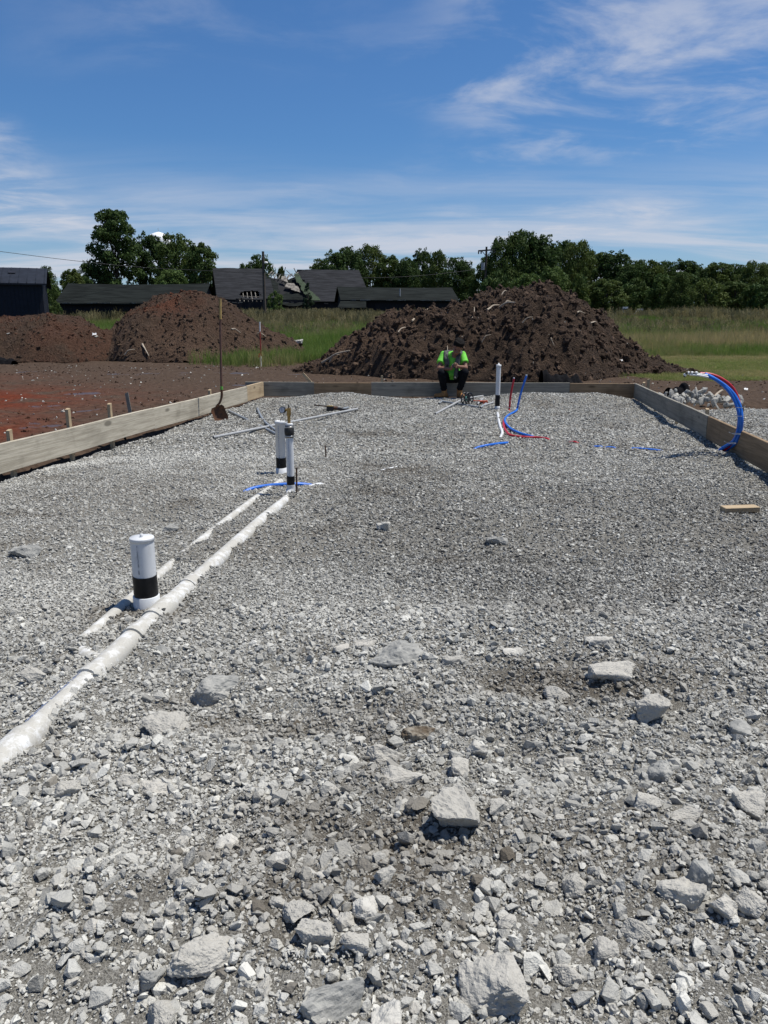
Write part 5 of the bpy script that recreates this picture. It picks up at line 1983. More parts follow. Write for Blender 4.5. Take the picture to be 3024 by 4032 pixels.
# ------------------------------------------------------------------ water tubes
def hose(name, px, lifts, r, mat, label, parent=None, k=8):
    pts = [gp(a, b_, l_) for (a, b_), l_ in zip(px, lifts)]
    o_ = MB().tube(spline(pts, k), r, 12).build(name, mat, parent)
    if parent is None:
        tag(o_, label, 'tube')
    return o_


hose('blue_tube', [(505, 1068), (532, 1060), (570, 1054), (630, 1050), (668, 1048), (700, 1046)], [-0.06, -0.004, 0.014, 0.016, 0.0, -0.05], 0.0165, 'blue_pex', 'blue water tube crossing low behind the gauge riser')
hose('blue_tube', [(1015, 973), (1030, 968), (1060, 963), (1097, 957), (1110, 954)], [-0.04, 0.0, 0.012, 0.0, -0.05], 0.016, 'blue_pex', 'short blue tube showing in gravel left of the curved red tube')
for dx0, dx1, y0_, y1_, lb in ((1283, 1300, 965.5, 966, 'tiny left patch of blue tube in the middle right gravel'), (1310, 1328, 967, 968, 'small middle patch of blue tube in the right gravel'), (1366, 1428, 969, 974, 'long right patch of blue tube in gravel near the right form')):
    hose('blue_tube', [(dx0 - 8, y0_), (dx0, y0_), ((dx0 + dx1) / 2, (y0_ + y1_) / 2), (dx1, y1_), (dx1 + 10, y1_)], [-0.04, -0.001, 0.004, -0.001, -0.04], 0.014, 'blue_pex', lb)
hose('red_tube', [(1225, 954), (1232, 955), (1240, 955.5), (1247, 956), (1256, 956)], [-0.04, -0.004, 0.004, -0.004, -0.04], 0.014, 'red_pex', 'small red tube patch in the gravel')


def rising(name, px_ground, lifts, tip, mat, r, label):
    """runs on the gravel, then stands up to the tip (dx, dy)"""
    g = [gp(a, b_, l_) for (a, b_), l_ in zip(px_ground, lifts)]
    base = g[-1]
    t_ = at(tip[0], tip[1], base.y + 0.04)
    mid = base.lerp(t_, 0.5) + Vector((-0.012, 0, 0))
    e = thing(name, base, label, 'tube')
    MB().tube(spline(g + [base.lerp(t_, 0.12) + Vector((-0.004, 0, 0)), mid, t_], 8), r, 12).build('tube_run', mat, e)
    MB().tube([t_, t_ + Vector((0.002, 0, 0.022))], r * 0.85, 10).build('end_plug', 'clear_pex', e)
    return base, t_, e


bb, bt, be = rising('blue_tube', [(1165, 948), (1150, 945.5), (1126, 940), (1104, 931), (1092, 918), (1091, 908), (1098, 899), (1112, 892), (1117, 888)],
                    [-0.02, 0.012, 0.02, 0.026, 0.026, 0.02, 0.014, 0.02, 0.03], (1137, 812), 'blue_pex', 0.0165, 'blue tube curving on the gravel and standing up right of the far riser')
rb, rt, re_ = rising('red_tube', [(1100, 890), (1100, 886)], [-0.05, 0.0], (1110, 818), 'red_pex', 0.0165, 'upright red tube between far riser and upright blue tube')
hose('red_tube', [(1090, 902), (1088, 912), (1088, 924), (1094, 936), (1103, 943), (1130, 946.5), (1160, 947.5), (1182, 949), (1195, 950)],
     [0.0, 0.014, 0.02, 0.02, 0.016, 0.014, 0.012, 0.004, -0.04], 0.0165, 'red_pex', 'red tube bending along the gravel under the curved blue tube')


def zip_tie(parent, c_, r, tail, name='zip_tie'):
    mb = MB()
    n = 14
    V = []
    for z_ in (-0.003, 0.003):
        for j in range(n):
            V.append((c_[0] + r * math.cos(6.28 * j / n), c_[1] + r * math.sin(6.28 * j / n), c_[2] + z_))
    mb.add(V, [(j, (j + 1) % n, n + (j + 1) % n, n + j) for j in range(n)])
    mb.tube([(c_[0] + r * (1 if tail[0] > 0 else -1), c_[1], c_[2]), (c_[0] + tail[0], c_[1] + tail[1], c_[2] + tail[2])], 0.0022, 4)
    mb.build(name, 'zip_tie', parent)


zip_tie(be, bb.lerp(bt, 0.12), 0.019, (0.10, 0, -0.02))
zip_tie(be, bb.lerp(bt, 0.42), 0.019, (0.12, 0, -0.004))
zip_tie(re_, rb.lerp(rt, 0.08), 0.019, (-0.06, 0, 0.004))
zip_tie(re_, rb.lerp(rt, 0.30), 0.019, (0.03, 0, 0.02))

# arching bundle by the right form
ab = at(1570, 968, 7.95)
tb = thing('tube_bundle', ab, 'arched bundle of blue and red water tubes with white fittings beside the right form', 'tube bundle')
Yt = 7.68


def arch(px, Ys, r, mat, name):
    f_ = at(*px[0], 7.97)
    pts = [f_ + Vector((-0.05, 0.05, -0.07)), f_] + [at(a, b_, y_ + g_) for (a, b_), y_, g_ in zip(px[1:], Ys[1:], [0.16, 0.06] + [0] * 9)]
    return MB().tube(spline(pts, 8), r, 14).build(name, mat, tb)


arch([(1561, 968), (1584, 953), (1594, 930), (1597, 900), (1590, 872), (1577, 848), (1560, 830), (1540, 816), (1522, 808)], [0, Yt + .02, Yt + .03, Yt + .04, Yt + .08, Yt + .12, Yt + .16, Yt + .2, Yt + .22], 0.0178, 'blue_pex', 'blue_tube')
arch([(1574, 969), (1590, 956), (1600, 930), (1602, 905), (1599, 880), (1588, 856), (1572, 838), (1550, 822), (1530, 812)], [0, Yt + .0, Yt + .01, Yt + .02, Yt + .06, Yt + .10, Yt + .14, Yt + .17, Yt + .18], 0.0178, 'blue_pex', 'blue_tube')
arch([(1568, 969), (1582, 957), (1592, 935), (1597, 905), (1598, 880), (1592, 855), (1579, 834), (1558, 818), (1535, 809), (1512, 807)], [0, Yt + .05, Yt + .06, Yt + .08, Yt + .12, Yt + .16, Yt + .19, Yt + .22, Yt + .24, Yt + .25], 0.0165, 'red_pex', 'red_tube')
f0, f1, f2, f3 = at(1528, 811, Yt + .18), at(1505, 807, Yt + .19), at(1482, 806, Yt + .2), at(1478, 814, Yt + .21)
MB().tube(spline([at(1531, 815, Yt + .17), at(1512, 811, Yt + .18), at(1490, 809, Yt + .19)], 6), 0.010, 10).build('clear_tube', 'clear_pex', tb)
MB().tube(spline([f0, f1, at(1500, 806, Yt + .19)], 6), 0.010, 10).build('clear_tube', 'clear_pex', tb)
fit = MB()
fit.tube([at(1504, 806, Yt + .19), at(1483, 805, Yt + .20)], 0.012, 10)
fit.tube([f2, f3], 0.011, 10)
fit.build('black_fitting', 'black_plastic', tb)
for q in ((1506, 1502), (1497, 1493), (1489, 1486)):
    MB().tube([at(q[0], 806, Yt + .19), at(q[1], 805.7, Yt + .195)], 0.0165, 12).build('crimp_collar', 'clear_pex', tb)
MB().tube([at(1481, 808, Yt + .2), at(1478.5, 811, Yt + .205)], 0.0165, 12).build('crimp_collar', 'clear_pex', tb)
for (dx, dy, r_) in ((1600, 880, 0.030), (1597, 898, 0.038), (1593, 937, 0.040), (1583, 957, 0.040)):
    p = at(dx - 2, dy, Yt + .03)
    zip_tie(tb, p, r_, (-0.09 if dy > 930 else 0.05, -0.02, 0.02))
rbx = MB().tube([at(1601, 925, Yt + .05), at(1606, 876, Yt + .05)], 0.008, 8).build('rebar_stake', 'rebar_steel', tb)

# rebar pins
p = gp(641, 1072)
o = MB().tube([(p.x, p.y, p.z - 0.1), (p.x + 0.004, p.y, at(640, 1010, p.y).z)], 0.0072, 8).build('rebar_pin', 'rebar_steel')
tag(o, 'dark steel rod standing right beside the gauge riser', 'rod')
p = gp(704, 990)
o = MB().tube([(p.x + 0.01, p.y, p.z - 0.1), (p.x - 0.006, p.y, at(702, 962, p.y).z)], 0.0072, 8).build('rebar_pin', 'rebar_steel')
tag(o, 'short rusty steel rod sticking out of open gravel right of the risers', 'rod')

# ------------------------------------------------------------------ loose conduit
def conduit(a, b_, r, mat, label, la=0.02, lb=0.02, mids=None):
    p, q = gp(*a, la), gp(*b_, lb)
    e = thing('conduit', p.lerp(q, 0.5), label, 'conduit', 'loose grey conduit lengths')
    if mids:
        pts = [p] + [gp(x_, y_, z_) for x_, y_, z_ in mids] + [q]
        MB().tube(spline(pts, 8), r, 14).build('pipe_wall', mat, e)
    else:
        d = (q - p)
        MB().pipe(p, q, r, r * 0.86, 16).build('pipe_wall', mat, e)
        MB().tube([p + d * 0.03, q - d * 0.03], r * 0.855, 12).build('bore', 'pipe_bore', e)  # near-black plug, painting in the shade inside the hollow pipe
    return e


conduit((461, 950), (772, 888), 0.0175, 'light_conduit', 'long straight light grey conduit crossing behind the risers', 0.03, 0.035)
conduit((494, 890), (606, 944), 0.0175, 'grey_conduit', 'straight darker conduit sloping down from beside the shovel', 0.02, 0.014)
conduit((556, 887), (604, 938), 0.0165, 'grey_conduit', 'curved grey conduit passing under the long straight one', 0.035, 0.015, [(563, 902, 0.03), (575, 917, 0.02)])
conduit((735, 887), (752, 883), 0.0165, 'grey_conduit', 'stub of grey conduit lying below the power tool')
conduit((940, 897), (1000, 868), 0.0175, 'light_conduit', 'light grey conduit pointing at the camera left of the cable reel', 0.02, 0.05)
conduit((953, 869), (1034, 882), 0.0175, 'grey_conduit', 'dark grey conduit lying under the cable reel')
conduit((948, 874), (957, 868), 0.016, 'grey_conduit', 'very short conduit piece far left of the cable reel')
conduit((1012, 866), (1074, 853.5), 0.0165, 'light_conduit', 'light conduit running from the cable reel behind the far riser', 0.05, 0.02)
conduit((1031, 877), (1043, 867), 0.016, 'light_conduit', 'short pale conduit end right of the cable reel', 0.03, 0.05)
conduit((1038, 883), (1050, 874), 0.016, 'grey_conduit', 'short grey conduit end with an open bore by the orange case')
conduit((1045, 878), (1065, 872), 0.016, 'light_conduit', 'pale conduit stub closest to the far riser')

# cable reel
rc = gp(1009, 875)
rl = thing('cable_reel', rc, 'black spoked cable reel holding mint green wire', 'cable reel')
ax = Vector((0.62, -0.78, 0.05)).normalized()
RR = 0.105
cc = rc + Vector((0, 0, RR + 0.005))
upv = ax.cross(Vector((0, 1, 0))).normalized()
upw = ax.cross(upv).normalized()
for s_ in (-1, 1):
    fc_ = cc + ax * s_ * 0.042
    mb = MB()
    ring = [fc_ + (upv * math.cos(6.28318 * j / 28) + upw * math.sin(6.28318 * j / 28)) * (RR - 0.006) for j in range(29)]
    mb.tube(ring, 0.011, 7, False)
    for j in range(8):
        a = 6.28318 * j / 8
        dv = upv * math.cos(a) + upw * math.sin(a)
        mb.tube([fc_ + dv * 0.015, fc_ + dv * (RR - 0.006)], 0.009, 6)
    mb.tube([fc_ - ax * 0.004, fc_ + ax * 0.004], 0.03, 16)
    mb.build('flange', 'black_plastic', rl)
MB().tube([cc - ax * 0.042, cc + ax * 0.042], 0.024, 16).build('drum', 'black_plastic', rl)
MB().tube([cc - ax * 0.03, cc + ax * 0.03], [0.040, 0.040], 18).build('wire_coil', 'mint_wire', rl)

# orange tool case
oc = gp(1040, 873)
ot = thing('orange_tool', oc, 'orange hand tool with black grip lying beside the cable reel', 'tool')
rz_ = Matrix.Rotation(R(-7), 3, 'Z')
mb = MB()
mb.box(oc + Vector((0.03, 0, 0.045)), (0.15, 0.05, 0.028), rz_)
mb.box(oc + Vector((0.06, 0.0, 0.018)), (0.10, 0.055, 0.030), rz_)
mb.box(oc + Vector((-0.07, 0.02, 0.055)), (0.14, 0.022, 0.014), rz_)
mb.build('body', 'orange_plastic', ot)
MB().box(oc + Vector((-0.03, -0.005, 0.022)), (0.11, 0.03, 0.030), rz_).build('grip', 'black_plastic', ot)

# cordless saw
tcx = gp(716, 889)
tt = thing('power_tool', tcx, 'black cordless power tool with a thin blade lying on the gravel', 'tool')
u_ = Vector((1, -0.12, 0)).normalized()
rz_ = Matrix.Rotation(R(-6), 3, 'Z')
MB().box(tcx + Vector((-0.02, 0, 0.045)), (0.115, 0.07, 0.075), rz_, 0.94).build('battery', 'black_plastic', tt)
MB().box(tcx + Vector((-0.02, 0, 0.088)), (0.10, 0.06, 0.010), rz_).build('battery_rail', 'yellow_grip', tt)
MB().tube(spline([tcx + Vector((0.03, 0, 0.06)), tcx + Vector((0.10, -0.02, 0.05)), tcx + Vector((0.19, -0.04, 0.04)), tcx + Vector((0.28, -0.06, 0.025))], 6), [0.028] * 6 + [0.024] * 6 + [0.018] * 7, 12).build('motor_housing', 'black_plastic', tt)
MB().tube([tcx + Vector((0.045, -0.008, 0.06)), tcx + Vector((0.10, -0.02, 0.05))], 0.030, 12).build('collar', 'rust_steel', tt)
MB().box(tcx + Vector((-0.17, 0.03, 0.088)), (0.20, 0.006, 0.018), rz_ @ Matrix.Rotation(R(5), 3, 'Y')).build('blade', 'rebar_steel', tt)

# ------------------------------------------------------------------ shovel
bp_ = gp(483, 908)
Ys = bp_.y
shv = thing('shovel', bp_, 'long-handled rusty shovel standing upright in the gravel by the left form', 'shovel')
h0, h1 = at(478.5, 840, Ys), at(475.5, 645, Ys + 0.08)
MB().tube([h0, h0.lerp(h1, 0.5) + Vector((-0.003, 0, 0)), h0.lerp(h1, 0.775)], 0.0165, 12).build('handle', 'shovel_wood', shv)
MB().tube([h0.lerp(h1, 0.775), h1], [0.0195, 0.0205], 14).build('grip', 'yellow_grip', shv)
MB().tube([h0 + Vector((0, 0, -0.01)), h0 + Vector((0, 0, 0.035))], 0.0215, 14).build('tape_ring', 'green_tape', shv)
nk = [h0, at(479, 855, Ys), at(475, 869, Ys - 0.01), at(467, 879, Ys - 0.02)]
MB().tube(spline(nk, 6), [0.019] * 8 + [0.0165] * 11, 10).build('socket', 'rust_steel', shv)
# dished blade
c00, tipp = at(467, 878, Ys - 0.02), at(483, 908, Ys - 0.01) + Vector((0, 0, -0.06))
ux = (tipp - c00)
Lb_ = ux.length
ux.normalize()
wx = Vector((0.62, 0.30, 0.22)) - ux * Vector((0.62, 0.30, 0.22)).dot(ux)
wx.normalize()
nx_ = ux.cross(wx)
V, Fc = [], []
na, nb = 8, 8
for i in range(na + 1):
    f = i / na
    wdt = 0.105 * (min(1, f * 6 + 0.75)) * (1 if f < 0.7 else math.sqrt(max(1 - ((f - 0.7) / 0.34) ** 2, 0)))
    for j in range(nb + 1):
        g = (j / nb - 0.5) * 2
        V.append(c00 + ux * Lb_ * f + wx * g * wdt + nx_ * (0.03 * g * g - 0.02 * math.sin(f * 3.1)))
Fc = [(i * (nb + 1) + j, i * (nb + 1) + j + 1, (i + 1) * (nb + 1) + j + 1, (i + 1) * (nb + 1) + j) for i in range(na) for j in range(nb)]
V2 = [v3 + nx_ * 0.003 for v3 in V]
k0 = len(V)
mb = MB()
mb.add(V + V2, Fc + [tuple(i + k0 for i in f[::-1]) for f in Fc], True)
mb.build('blade', 'rust_steel', shv)

# ------------------------------------------------------------------ lumber offcut, stakes, sheets
p = gp(1600, 1108)
ob = MB()
o = bpy.data.objects.new('lumber_offcut', None)
bpy.data.objects.remove(o)
mb = MB()
L_, e_ = 0.262, 0.003
mb.box((0, 0, 0.019), (L_, 0.086, 0.038))
o = mb.build('lumber_offcut', 'new_lumber', None, (0, 0, 0))
bev = o.modifiers.new('bevel', 'BEVEL')
bev.width = 0.003
o.location = (p.x, p.y + 0.02, p.z + 0.008)
o.rotation_euler = (R(1), R(-1), R(4))
tag(o, 'short pale lumber offcut lying alone on the right-hand gravel', 'wood block')

p = at(563, 770, 25.8)
zb = float(top_h(p.x, 25.8))
e = thing('survey_stake', (p.x, 25.8, zb), 'thin survey stake banded white and red in the grass between the heaps', 'stake')
tp = at(561, 695, 25.8)
for f0_, f1_, mt in ((0.0, 0.28, 'white_paint'), (0.28, 0.80, 'red_paint'), (0.80, 1.0, 'white_paint')):
    a = Vector((p.x, 25.8, zb - 0.1)).lerp(tp, f0_)
    b_ = Vector((p.x, 25.8, zb - 0.1)).lerp(tp, f1_)
    MB().tube([a, b_], 0.022, 8).build('band', mt, e)
p = at(562, 782, 24.8)
zb = float(top_h(p.x, 24.8))
e = thing('flag_stake', (p.x, 24.8, zb), 'short stake with orange flagging below the banded survey stake', 'stake')
MB().tube([(p.x, 24.8, zb - 0.1), (p.x, 24.8, zb + 0.42)], 0.014, 6).build('post', 'new_lumber', e)
MB().box((p.x - 0.02, 24.8, zb + 0.40), (0.05, 0.02, 0.12), Matrix.Rotation(0.2, 3, 'Y')).build('ribbon', 'tape_orange', e)


def sheet(name, x0_, x1_, y_, zf, dep, label, seed):
    n, m_ = 40, 8
    V = []
    for j in range(m_ + 1):
        for i in range(n + 1):
            x_ = x0_ + (x1_ - x0_) * i / n
            f = j / m_
            zt2 = max(0.02, zf(x_) + 0.34 * (float(fbm(x_ * 7, 0.5, seed, 3)) - 0.5) * min(1, zf(x_) * 5))
            yy = y_ + dep * f + 0.08 * (float(fbm(x_ * 4, f * 3, seed + 2, 2)) - 0.5)
            g0 = float(top_h(x_, yy))
            V.append((x_, yy, g0 + (zt2) * math.sin(math.pi * min(1, f * 1.0)) ** 0.6 + 0.01))
    Fc = [(j * (n + 1) + i, j * (n + 1) + i + 1, (j + 1) * (n + 1) + i + 1, (j + 1) * (n + 1) + i) for j in range(m_) for i in range(n)]
    o_ = MB().add(V, Fc, True).build(name, 'black_sheet')
    tag(o_, label, 'plastic sheet')


sheet('plastic_sheet', at(1168, 812, 16.6).x, at(1268, 812, 16.6).x, 16.2, lambda x_: 0.36 * sstep(at(1278, 812, 16.6).x, at(1170, 812, 16.6).x, x_) ** 0.5 + 0.02, 0.7, 'crumpled black plastic sheet just behind the far form', 3)
sheet('plastic_sheet', at(1445, 825, 14.6).x, at(1498, 825, 14.6).x, 14.3, lambda x_: 0.20, 0.6, 'small heap of black plastic beside the rubble stones', 8)
sheet('silt_fence', at(-30, 772, 26.5).x, at(30, 772, 26.5).x, 26.2, lambda x_: 0.30 * (1 - (x_ - at(-30, 772, 26.5).x) / 2.6) ** 2 + 0.03, 0.6, 'dark plastic edge at the far left below the low heap', 12)


# ------------------------------------------------------------------ rocks
def rock(dx, dy, wpx, hpx, label, kind='limestone', seed=0, flat=0.7, rz=None, sink=0.30, boxy=0.45, npts=None, tilt=(0, 0), name='rock', cat='rock'):
    """dx, dy: foot of the rock in the picture"""
    p = hit(dx, dy)
    wd = wpx * SC / F_PX * depth(p)
    ht = max(0.25, flat) * wd
    npts = npts or (44 if boxy < 0.06 else 10 if 'pyramid' in label or 'pointed' in label else 14)
    me_ = hull_mesh(name, seed * 13 + 5, npts, (1, 0.85, flat), kind, boxy, 4 if wpx > 60 else 3, 0.060, 0.0)
    co = np.zeros(len(me_.vertices) * 3)
    me_.vertices.foreach_get('co', co)
    co = co.reshape(-1, 3)
    ext = co.max(0) - co.min(0)
    co = (co - (co.max(0) + co.min(0)) / 2) / ext * np.array([1, 0.85, max(0.25, flat)])
    me_.vertices.foreach_set('co', co.ravel())
    o_ = bpy.data.objects.new(name, me_)
    COL.objects.link(o_)
    o_.scale = (wd * 1.0, wd * 1.0 * max(0.6, min(1.1, hpx / wpx * 1.25)), wd * 1.0)
    o_.rotation_euler = (tilt[0], tilt[1], random.uniform(0, 6.28) if rz is None else rz)
    o_.location = (p.x, p.y + wd * 0.30, p.z + ht * (0.5 - sink))
    tag(o_, label, cat)
    return o_


ROCKS = [
    (860, 1440, 140, 85, 'widest flat grey slab lying on the crest of the gravel', 'blue_grey_stone', 1, 0.34, 0.3, 0.35, 0.35),
    (737, 1410, 44, 30, 'squarish stone just left of the widest slab', 'limestone', 2, 0.5, 0.4, 0.3, 0.6),
    (790, 1402, 52, 18, 'thin tilted flake wedged at the left edge of the widest slab', 'limestone', 3, 0.28, 0.2, 0.2, 0.4),
    (980, 1438, 52, 26, 'wedge stone just right of the widest slab', 'limestone', 4, 0.4, 0.1, 0.3, 0.4),
    (460, 1520, 108, 85, 'big angular grey rock left of centre below the long pipe', 'blue_grey_stone', 5, 0.62, 0.8, 0.28, 0.4),
    (352, 1585, 100, 72, 'dusty half-buried slab below the big angular rock', 'limestone', 6, 0.35, 0.5, 0.45, 0.6),
    (140, 1728, 88, 52, 'flat-topped rock near the lower end of the long pipe', 'limestone', 7, 0.5, 0.2, 0.3, 0.6),
    (272, 1698, 54, 56, 'rounded brownish oblong stone right of the flat-topped rock', 'limestone', 8, 0.6, 0.9, 0.3, 0.1),
    (330, 1722, 86, 42, 'low dusty slab beside the brownish oblong stone', 'limestone', 9, 0.32, 0.1, 0.4, 0.5),
    (905, 1606, 76, 34, 'dark brown stained rock in the middle of the near gravel', 'brown_stone', 10, 0.42, 0.2, 0.3, 0.4),
    (832, 1652, 88, 50, 'grey wedge-shaped rock below the dark brown rock', 'limestone', 11, 0.5, 0.1, 0.3, 0.35),
    (1030, 1636, 42, 50, 'bright upright pale stone right of the dark brown rock', 'pale_stone', 12, 0.9, 0.4, 0.25, 0.3),
    (995, 1676, 46, 56, 'grey upright chunk below the bright pale stone', 'limestone', 13, 0.85, 1.4, 0.25, 0.4),
    (868, 1700, 92, 48, 'cracked flat slab below the grey wedge rock', 'limestone', 14, 0.36, 0.3, 0.35, 0.75),
    (992, 1812, 124, 104, 'big pyramid-shaped pale rock in the lower centre', 'limestone', 15, 0.72, 0.5, 0.22, 0.1),
    (1080, 1762, 60, 36, 'grey lump right of the pyramid-shaped rock', 'limestone', 16, 0.6, 0.3, 0.28, 0.5),
    (1420, 1562, 80, 76, 'pointed pyramid stone right of the dirt patch', 'limestone', 17, 0.85, 0.6, 0.25, 0.1),
    (1606, 1592, 56, 48, 'blue-grey tilted brick-like stone near the right edge', 'blue_grey_stone', 18, 0.5, 0.7, 0.2, 0.8),
    (1340, 1480, 120, 58, 'broad low dusty hump of rock at the top of the right slope', 'limestone', 19, 0.38, 0.2, 0.42, 0.3),
    (1300, 1397, 60, 28, 'pale flat stone at the edge of the clean gravel', 'pale_stone', 20, 0.4, 0.1, 0.3, 0.5),
    (1232, 1660, 52, 24, 'thin long pale stone right of the pale upright stone', 'pale_stone', 21, 0.35, 0.4, 0.25, 0.3),
    (1430, 1690, 62, 56, 'grey stone with a dark hollow beneath it', 'blue_grey_stone', 22, 0.7, 0.4, 0.2, 0.4),
    (1400, 1756, 66, 44, 'dusty egg-shaped stone on the right slope', 'limestone', 23, 0.6, 0.2, 0.28, 0.15),
    (1492, 1782, 74, 38, 'flat plate of stone below the egg-shaped one', 'limestone', 24, 0.4, 0.4, 0.3, 0.6),
    (1635, 1765, 96, 70, 'large angular rock cut by the right edge of the picture', 'limestone', 25, 0.6, 0.7, 0.25, 0.5),
    (1252, 1934, 74, 56, 'blocky grey rock in the lower right middle', 'limestone', 26, 0.6, 0.3, 0.28, 0.6),
    (1520, 1920, 60, 92, 'tall pointed grey rock at the lower right', 'blue_grey_stone', 27, 1.15, 0.9, 0.22, 0.1),
    (1480, 1962, 92, 76, 'round knobbly rock left below the tall pointed rock', 'limestone', 28, 0.75, 0.3, 0.3, 0.1),
    (1572, 1990, 60, 104, 'long upright rounded rock near the right edge', 'limestone', 29, 1.1, 0.2, 0.35, 0.1),
    (1628, 1978, 68, 76, 'smooth rounded rock at the right edge', 'limestone', 30, 0.9, 0.6, 0.3, 0.05),
    (427, 2125, 156, 92, 'largest smooth oval rock at the lower left', 'limestone', 31, 0.42, 0.45, 0.10, 0.0),
    (318, 2140, 66, 104, 'upright jagged rock left of the oval rock', 'blue_grey_stone', 32, 1.0, 1.3, 0.25, 0.4),
    (345, 2225, 74, 100, 'tall narrow rock at the bottom edge left', 'limestone', 33, 0.9, 1.5, 0.3, 0.6),
    (680, 2046, 92, 58, 'wedge rock in the bottom centre group, lying flat', 'limestone', 34, 0.5, -0.4, 0.25, 0.4),
    (642, 1998, 62, 66, 'leftmost upright rock in the bottom centre group', 'limestone', 35, 0.8, 0.6, 0.25, 0.4),
    (790, 1988, 66, 82, 'pale tall rock at the top of the bottom centre group', 'pale_stone', 36, 0.7, 1.1, 0.25, 0.6),
    (745, 2012, 48, 68, 'narrow middle rock of the bottom centre group', 'limestone', 37, 0.9, 1.2, 0.25, 0.3),
    (766, 2066, 66, 74, 'lowest rounded rock of the bottom centre group', 'limestone', 38, 0.8, 0.3, 0.25, 0.2),
    (1068, 2190, 150, 150, 'biggest square block at the bottom edge of the picture', 'limestone', 39, 0.75, 0.12, 0.22, 0.95),
    (720, 2225, 150, 70, 'broad slab at the bottom edge, centre', 'blue_grey_stone', 40, 0.4, 0.3, 0.3, 0.6),
    (830, 2235, 90, 100, 'pale block beside the broad slab on the bottom edge', 'pale_stone', 41, 0.7, 0.9, 0.3, 0.7),
    (832, 1910, 50, 56, 'dark grey chunk above the bottom centre group', 'limestone', 42, 0.7, 0.2, 0.25, 0.5),
    (605, 1872, 44, 30, 'pale cube-like stone left of centre near the bottom', 'pale_stone', 43, 0.8, 0.4, 0.25, 0.7),
    (488, 1836, 54, 36, 'squarish pale stone above the oval rock', 'pale_stone', 44, 0.5, 0.2, 0.3, 0.7),
    (830, 1147, 34, 32, 'bright white stone alone in the middle gravel', 'pale_stone', 45, 0.8, 0.4, 0.22, 0.4),
    (1076, 1180, 52, 26, 'grey flat stone right of the lone white stone', 'blue_grey_stone', 46, 0.5, 0.1, 0.22, 0.5),
    (46, 1208, 68, 38, 'dark wedge stone at the left edge above the pipes', 'blue_grey_stone', 47, 0.5, 0.3, 0.25, 0.3),
    (66, 1476, 52, 36, 'round grey stone at the left edge beside the long pipe', 'limestone', 48, 0.7, 0.1, 0.25, 0.2),
    (345, 1424, 44, 30, 'small dark chunk right of the long pipe', 'blue_grey_stone', 49, 0.7, 0.1, 0.25, 0.5),
    (366, 1150, 36, 22, 'dark stone behind the capped near pipe', 'blue_grey_stone', 50, 0.6, 0.1, 0.25, 0.3),
    (1112, 1420, 50, 18, 'pale flat flake on the crest right of the widest slab', 'pale_stone', 51, 0.3, 0.2, 0.3, 0.5),
    (1208, 1512, 60, 38, 'dusty lump left of the low hump of rock', 'limestone', 52, 0.6, 0.2, 0.35, 0.3),
    (1098, 2010, 44, 40, 'small round stone above the biggest square block', 'limestone', 53, 0.7, 0.2, 0.28, 0.2),
    (1312, 2075, 60, 56, 'grey rock right of the biggest block, upper of two', 'limestone', 54, 0.7, 0.2, 0.28, 0.3),
    (1235, 2130, 70, 50, 'grey rock touching the biggest block on its right', 'limestone', 55, 0.6, 0.2, 0.28, 0.5),
    (1390, 2040, 84, 44, 'long lumpy stone in the lower right corner area', 'limestone', 56, 0.5, -0.4, 0.28, 0.2),
    (1205, 1520, 1, 1, '', 'limestone', 57, 0.5, 0, 0, 0),
]
for rk in ROCKS:
    if rk[2] < 5:
        continue
    rock(*rk[:5], kind=rk[5], seed=rk[6], flat=rk[7], rz=rk[8], sink=rk[9] * (0.8 if rk[7] < 0.5 else 1), boxy=rk[10], tilt=(0.28, 0) if rk[7] < 0.5 else (0.08, 0))
p = hit(640, 738)
rock(643, 742, 22, 14, 'pale boulder in the grass at the right foot of the left heap', 'pale_stone', 61, 0.6)
rock(207, 728, 10, 7, 'small white stone slab on the low heap', 'pale_stone', 62, 0.5)
rock(15, 722, 14, 8, 'flat grey stone on the shoulder of the low heap', 'blue_grey_stone', 63, 0.4)

# many smaller loose stones one can still pick out in the foreground
med = [hull_mesh('loose_stone', 900 + i, 11 + i % 5, (1, random.uniform(0.65, 0.95), random.uniform(0.45, 0.8)), 'limestone', random.uniform(0, 0.6), 2, 0.07) for i in range(16)]
taken = [(r_[0], r_[1], r_[2]) for r_ in ROCKS]
cnt = 0
rr_ = random.Random(99)
while cnt < 235:
    dx = rr_.uniform(-20, 1680)
    dy = 1400 + 820 * rr_.random() ** 0.75
    wpx = rr_.uniform(20, 46) * (0.55 + 0.55 * (dy - 1400) / 800)
    if any(abs(dx - a) < (w_ + wpx) * 0.5 and abs(dy - 15 - b_) < (w_ + wpx) * 0.45 for a, b_, w_ in taken):
        continue
    # keep off the pipe
    if abs(dx - np.interp(dy, [1300, 1462, 1640, 1760], [350, 205, 20, -110])) < 60 and dy < 1760:
        continue
    p = hit(dx, dy)
    wd = wpx * SC / F_PX * depth(p)
    o = bpy.data.objects.new('loose_stone', med[cnt % 16])
    COL.objects.link(o)
    o.scale = (wd, wd * rr_.uniform(0.8, 1.1), wd * rr_.uniform(0.8, 1.2))
    o.rotation_euler = (rr_.gauss(0, 0.35), rr_.gauss(0, 0.35), rr_.uniform(0, 6.28))
    o.location = (p.x, p.y, p.z + wd * 0.10)
    tag(o, 'fist-sized or smaller grey limestone chunk loose in the foreground gravel', 'stone', 'loose stones of the foreground gravel')
    taken.append((dx, dy, wpx))
    cnt += 1

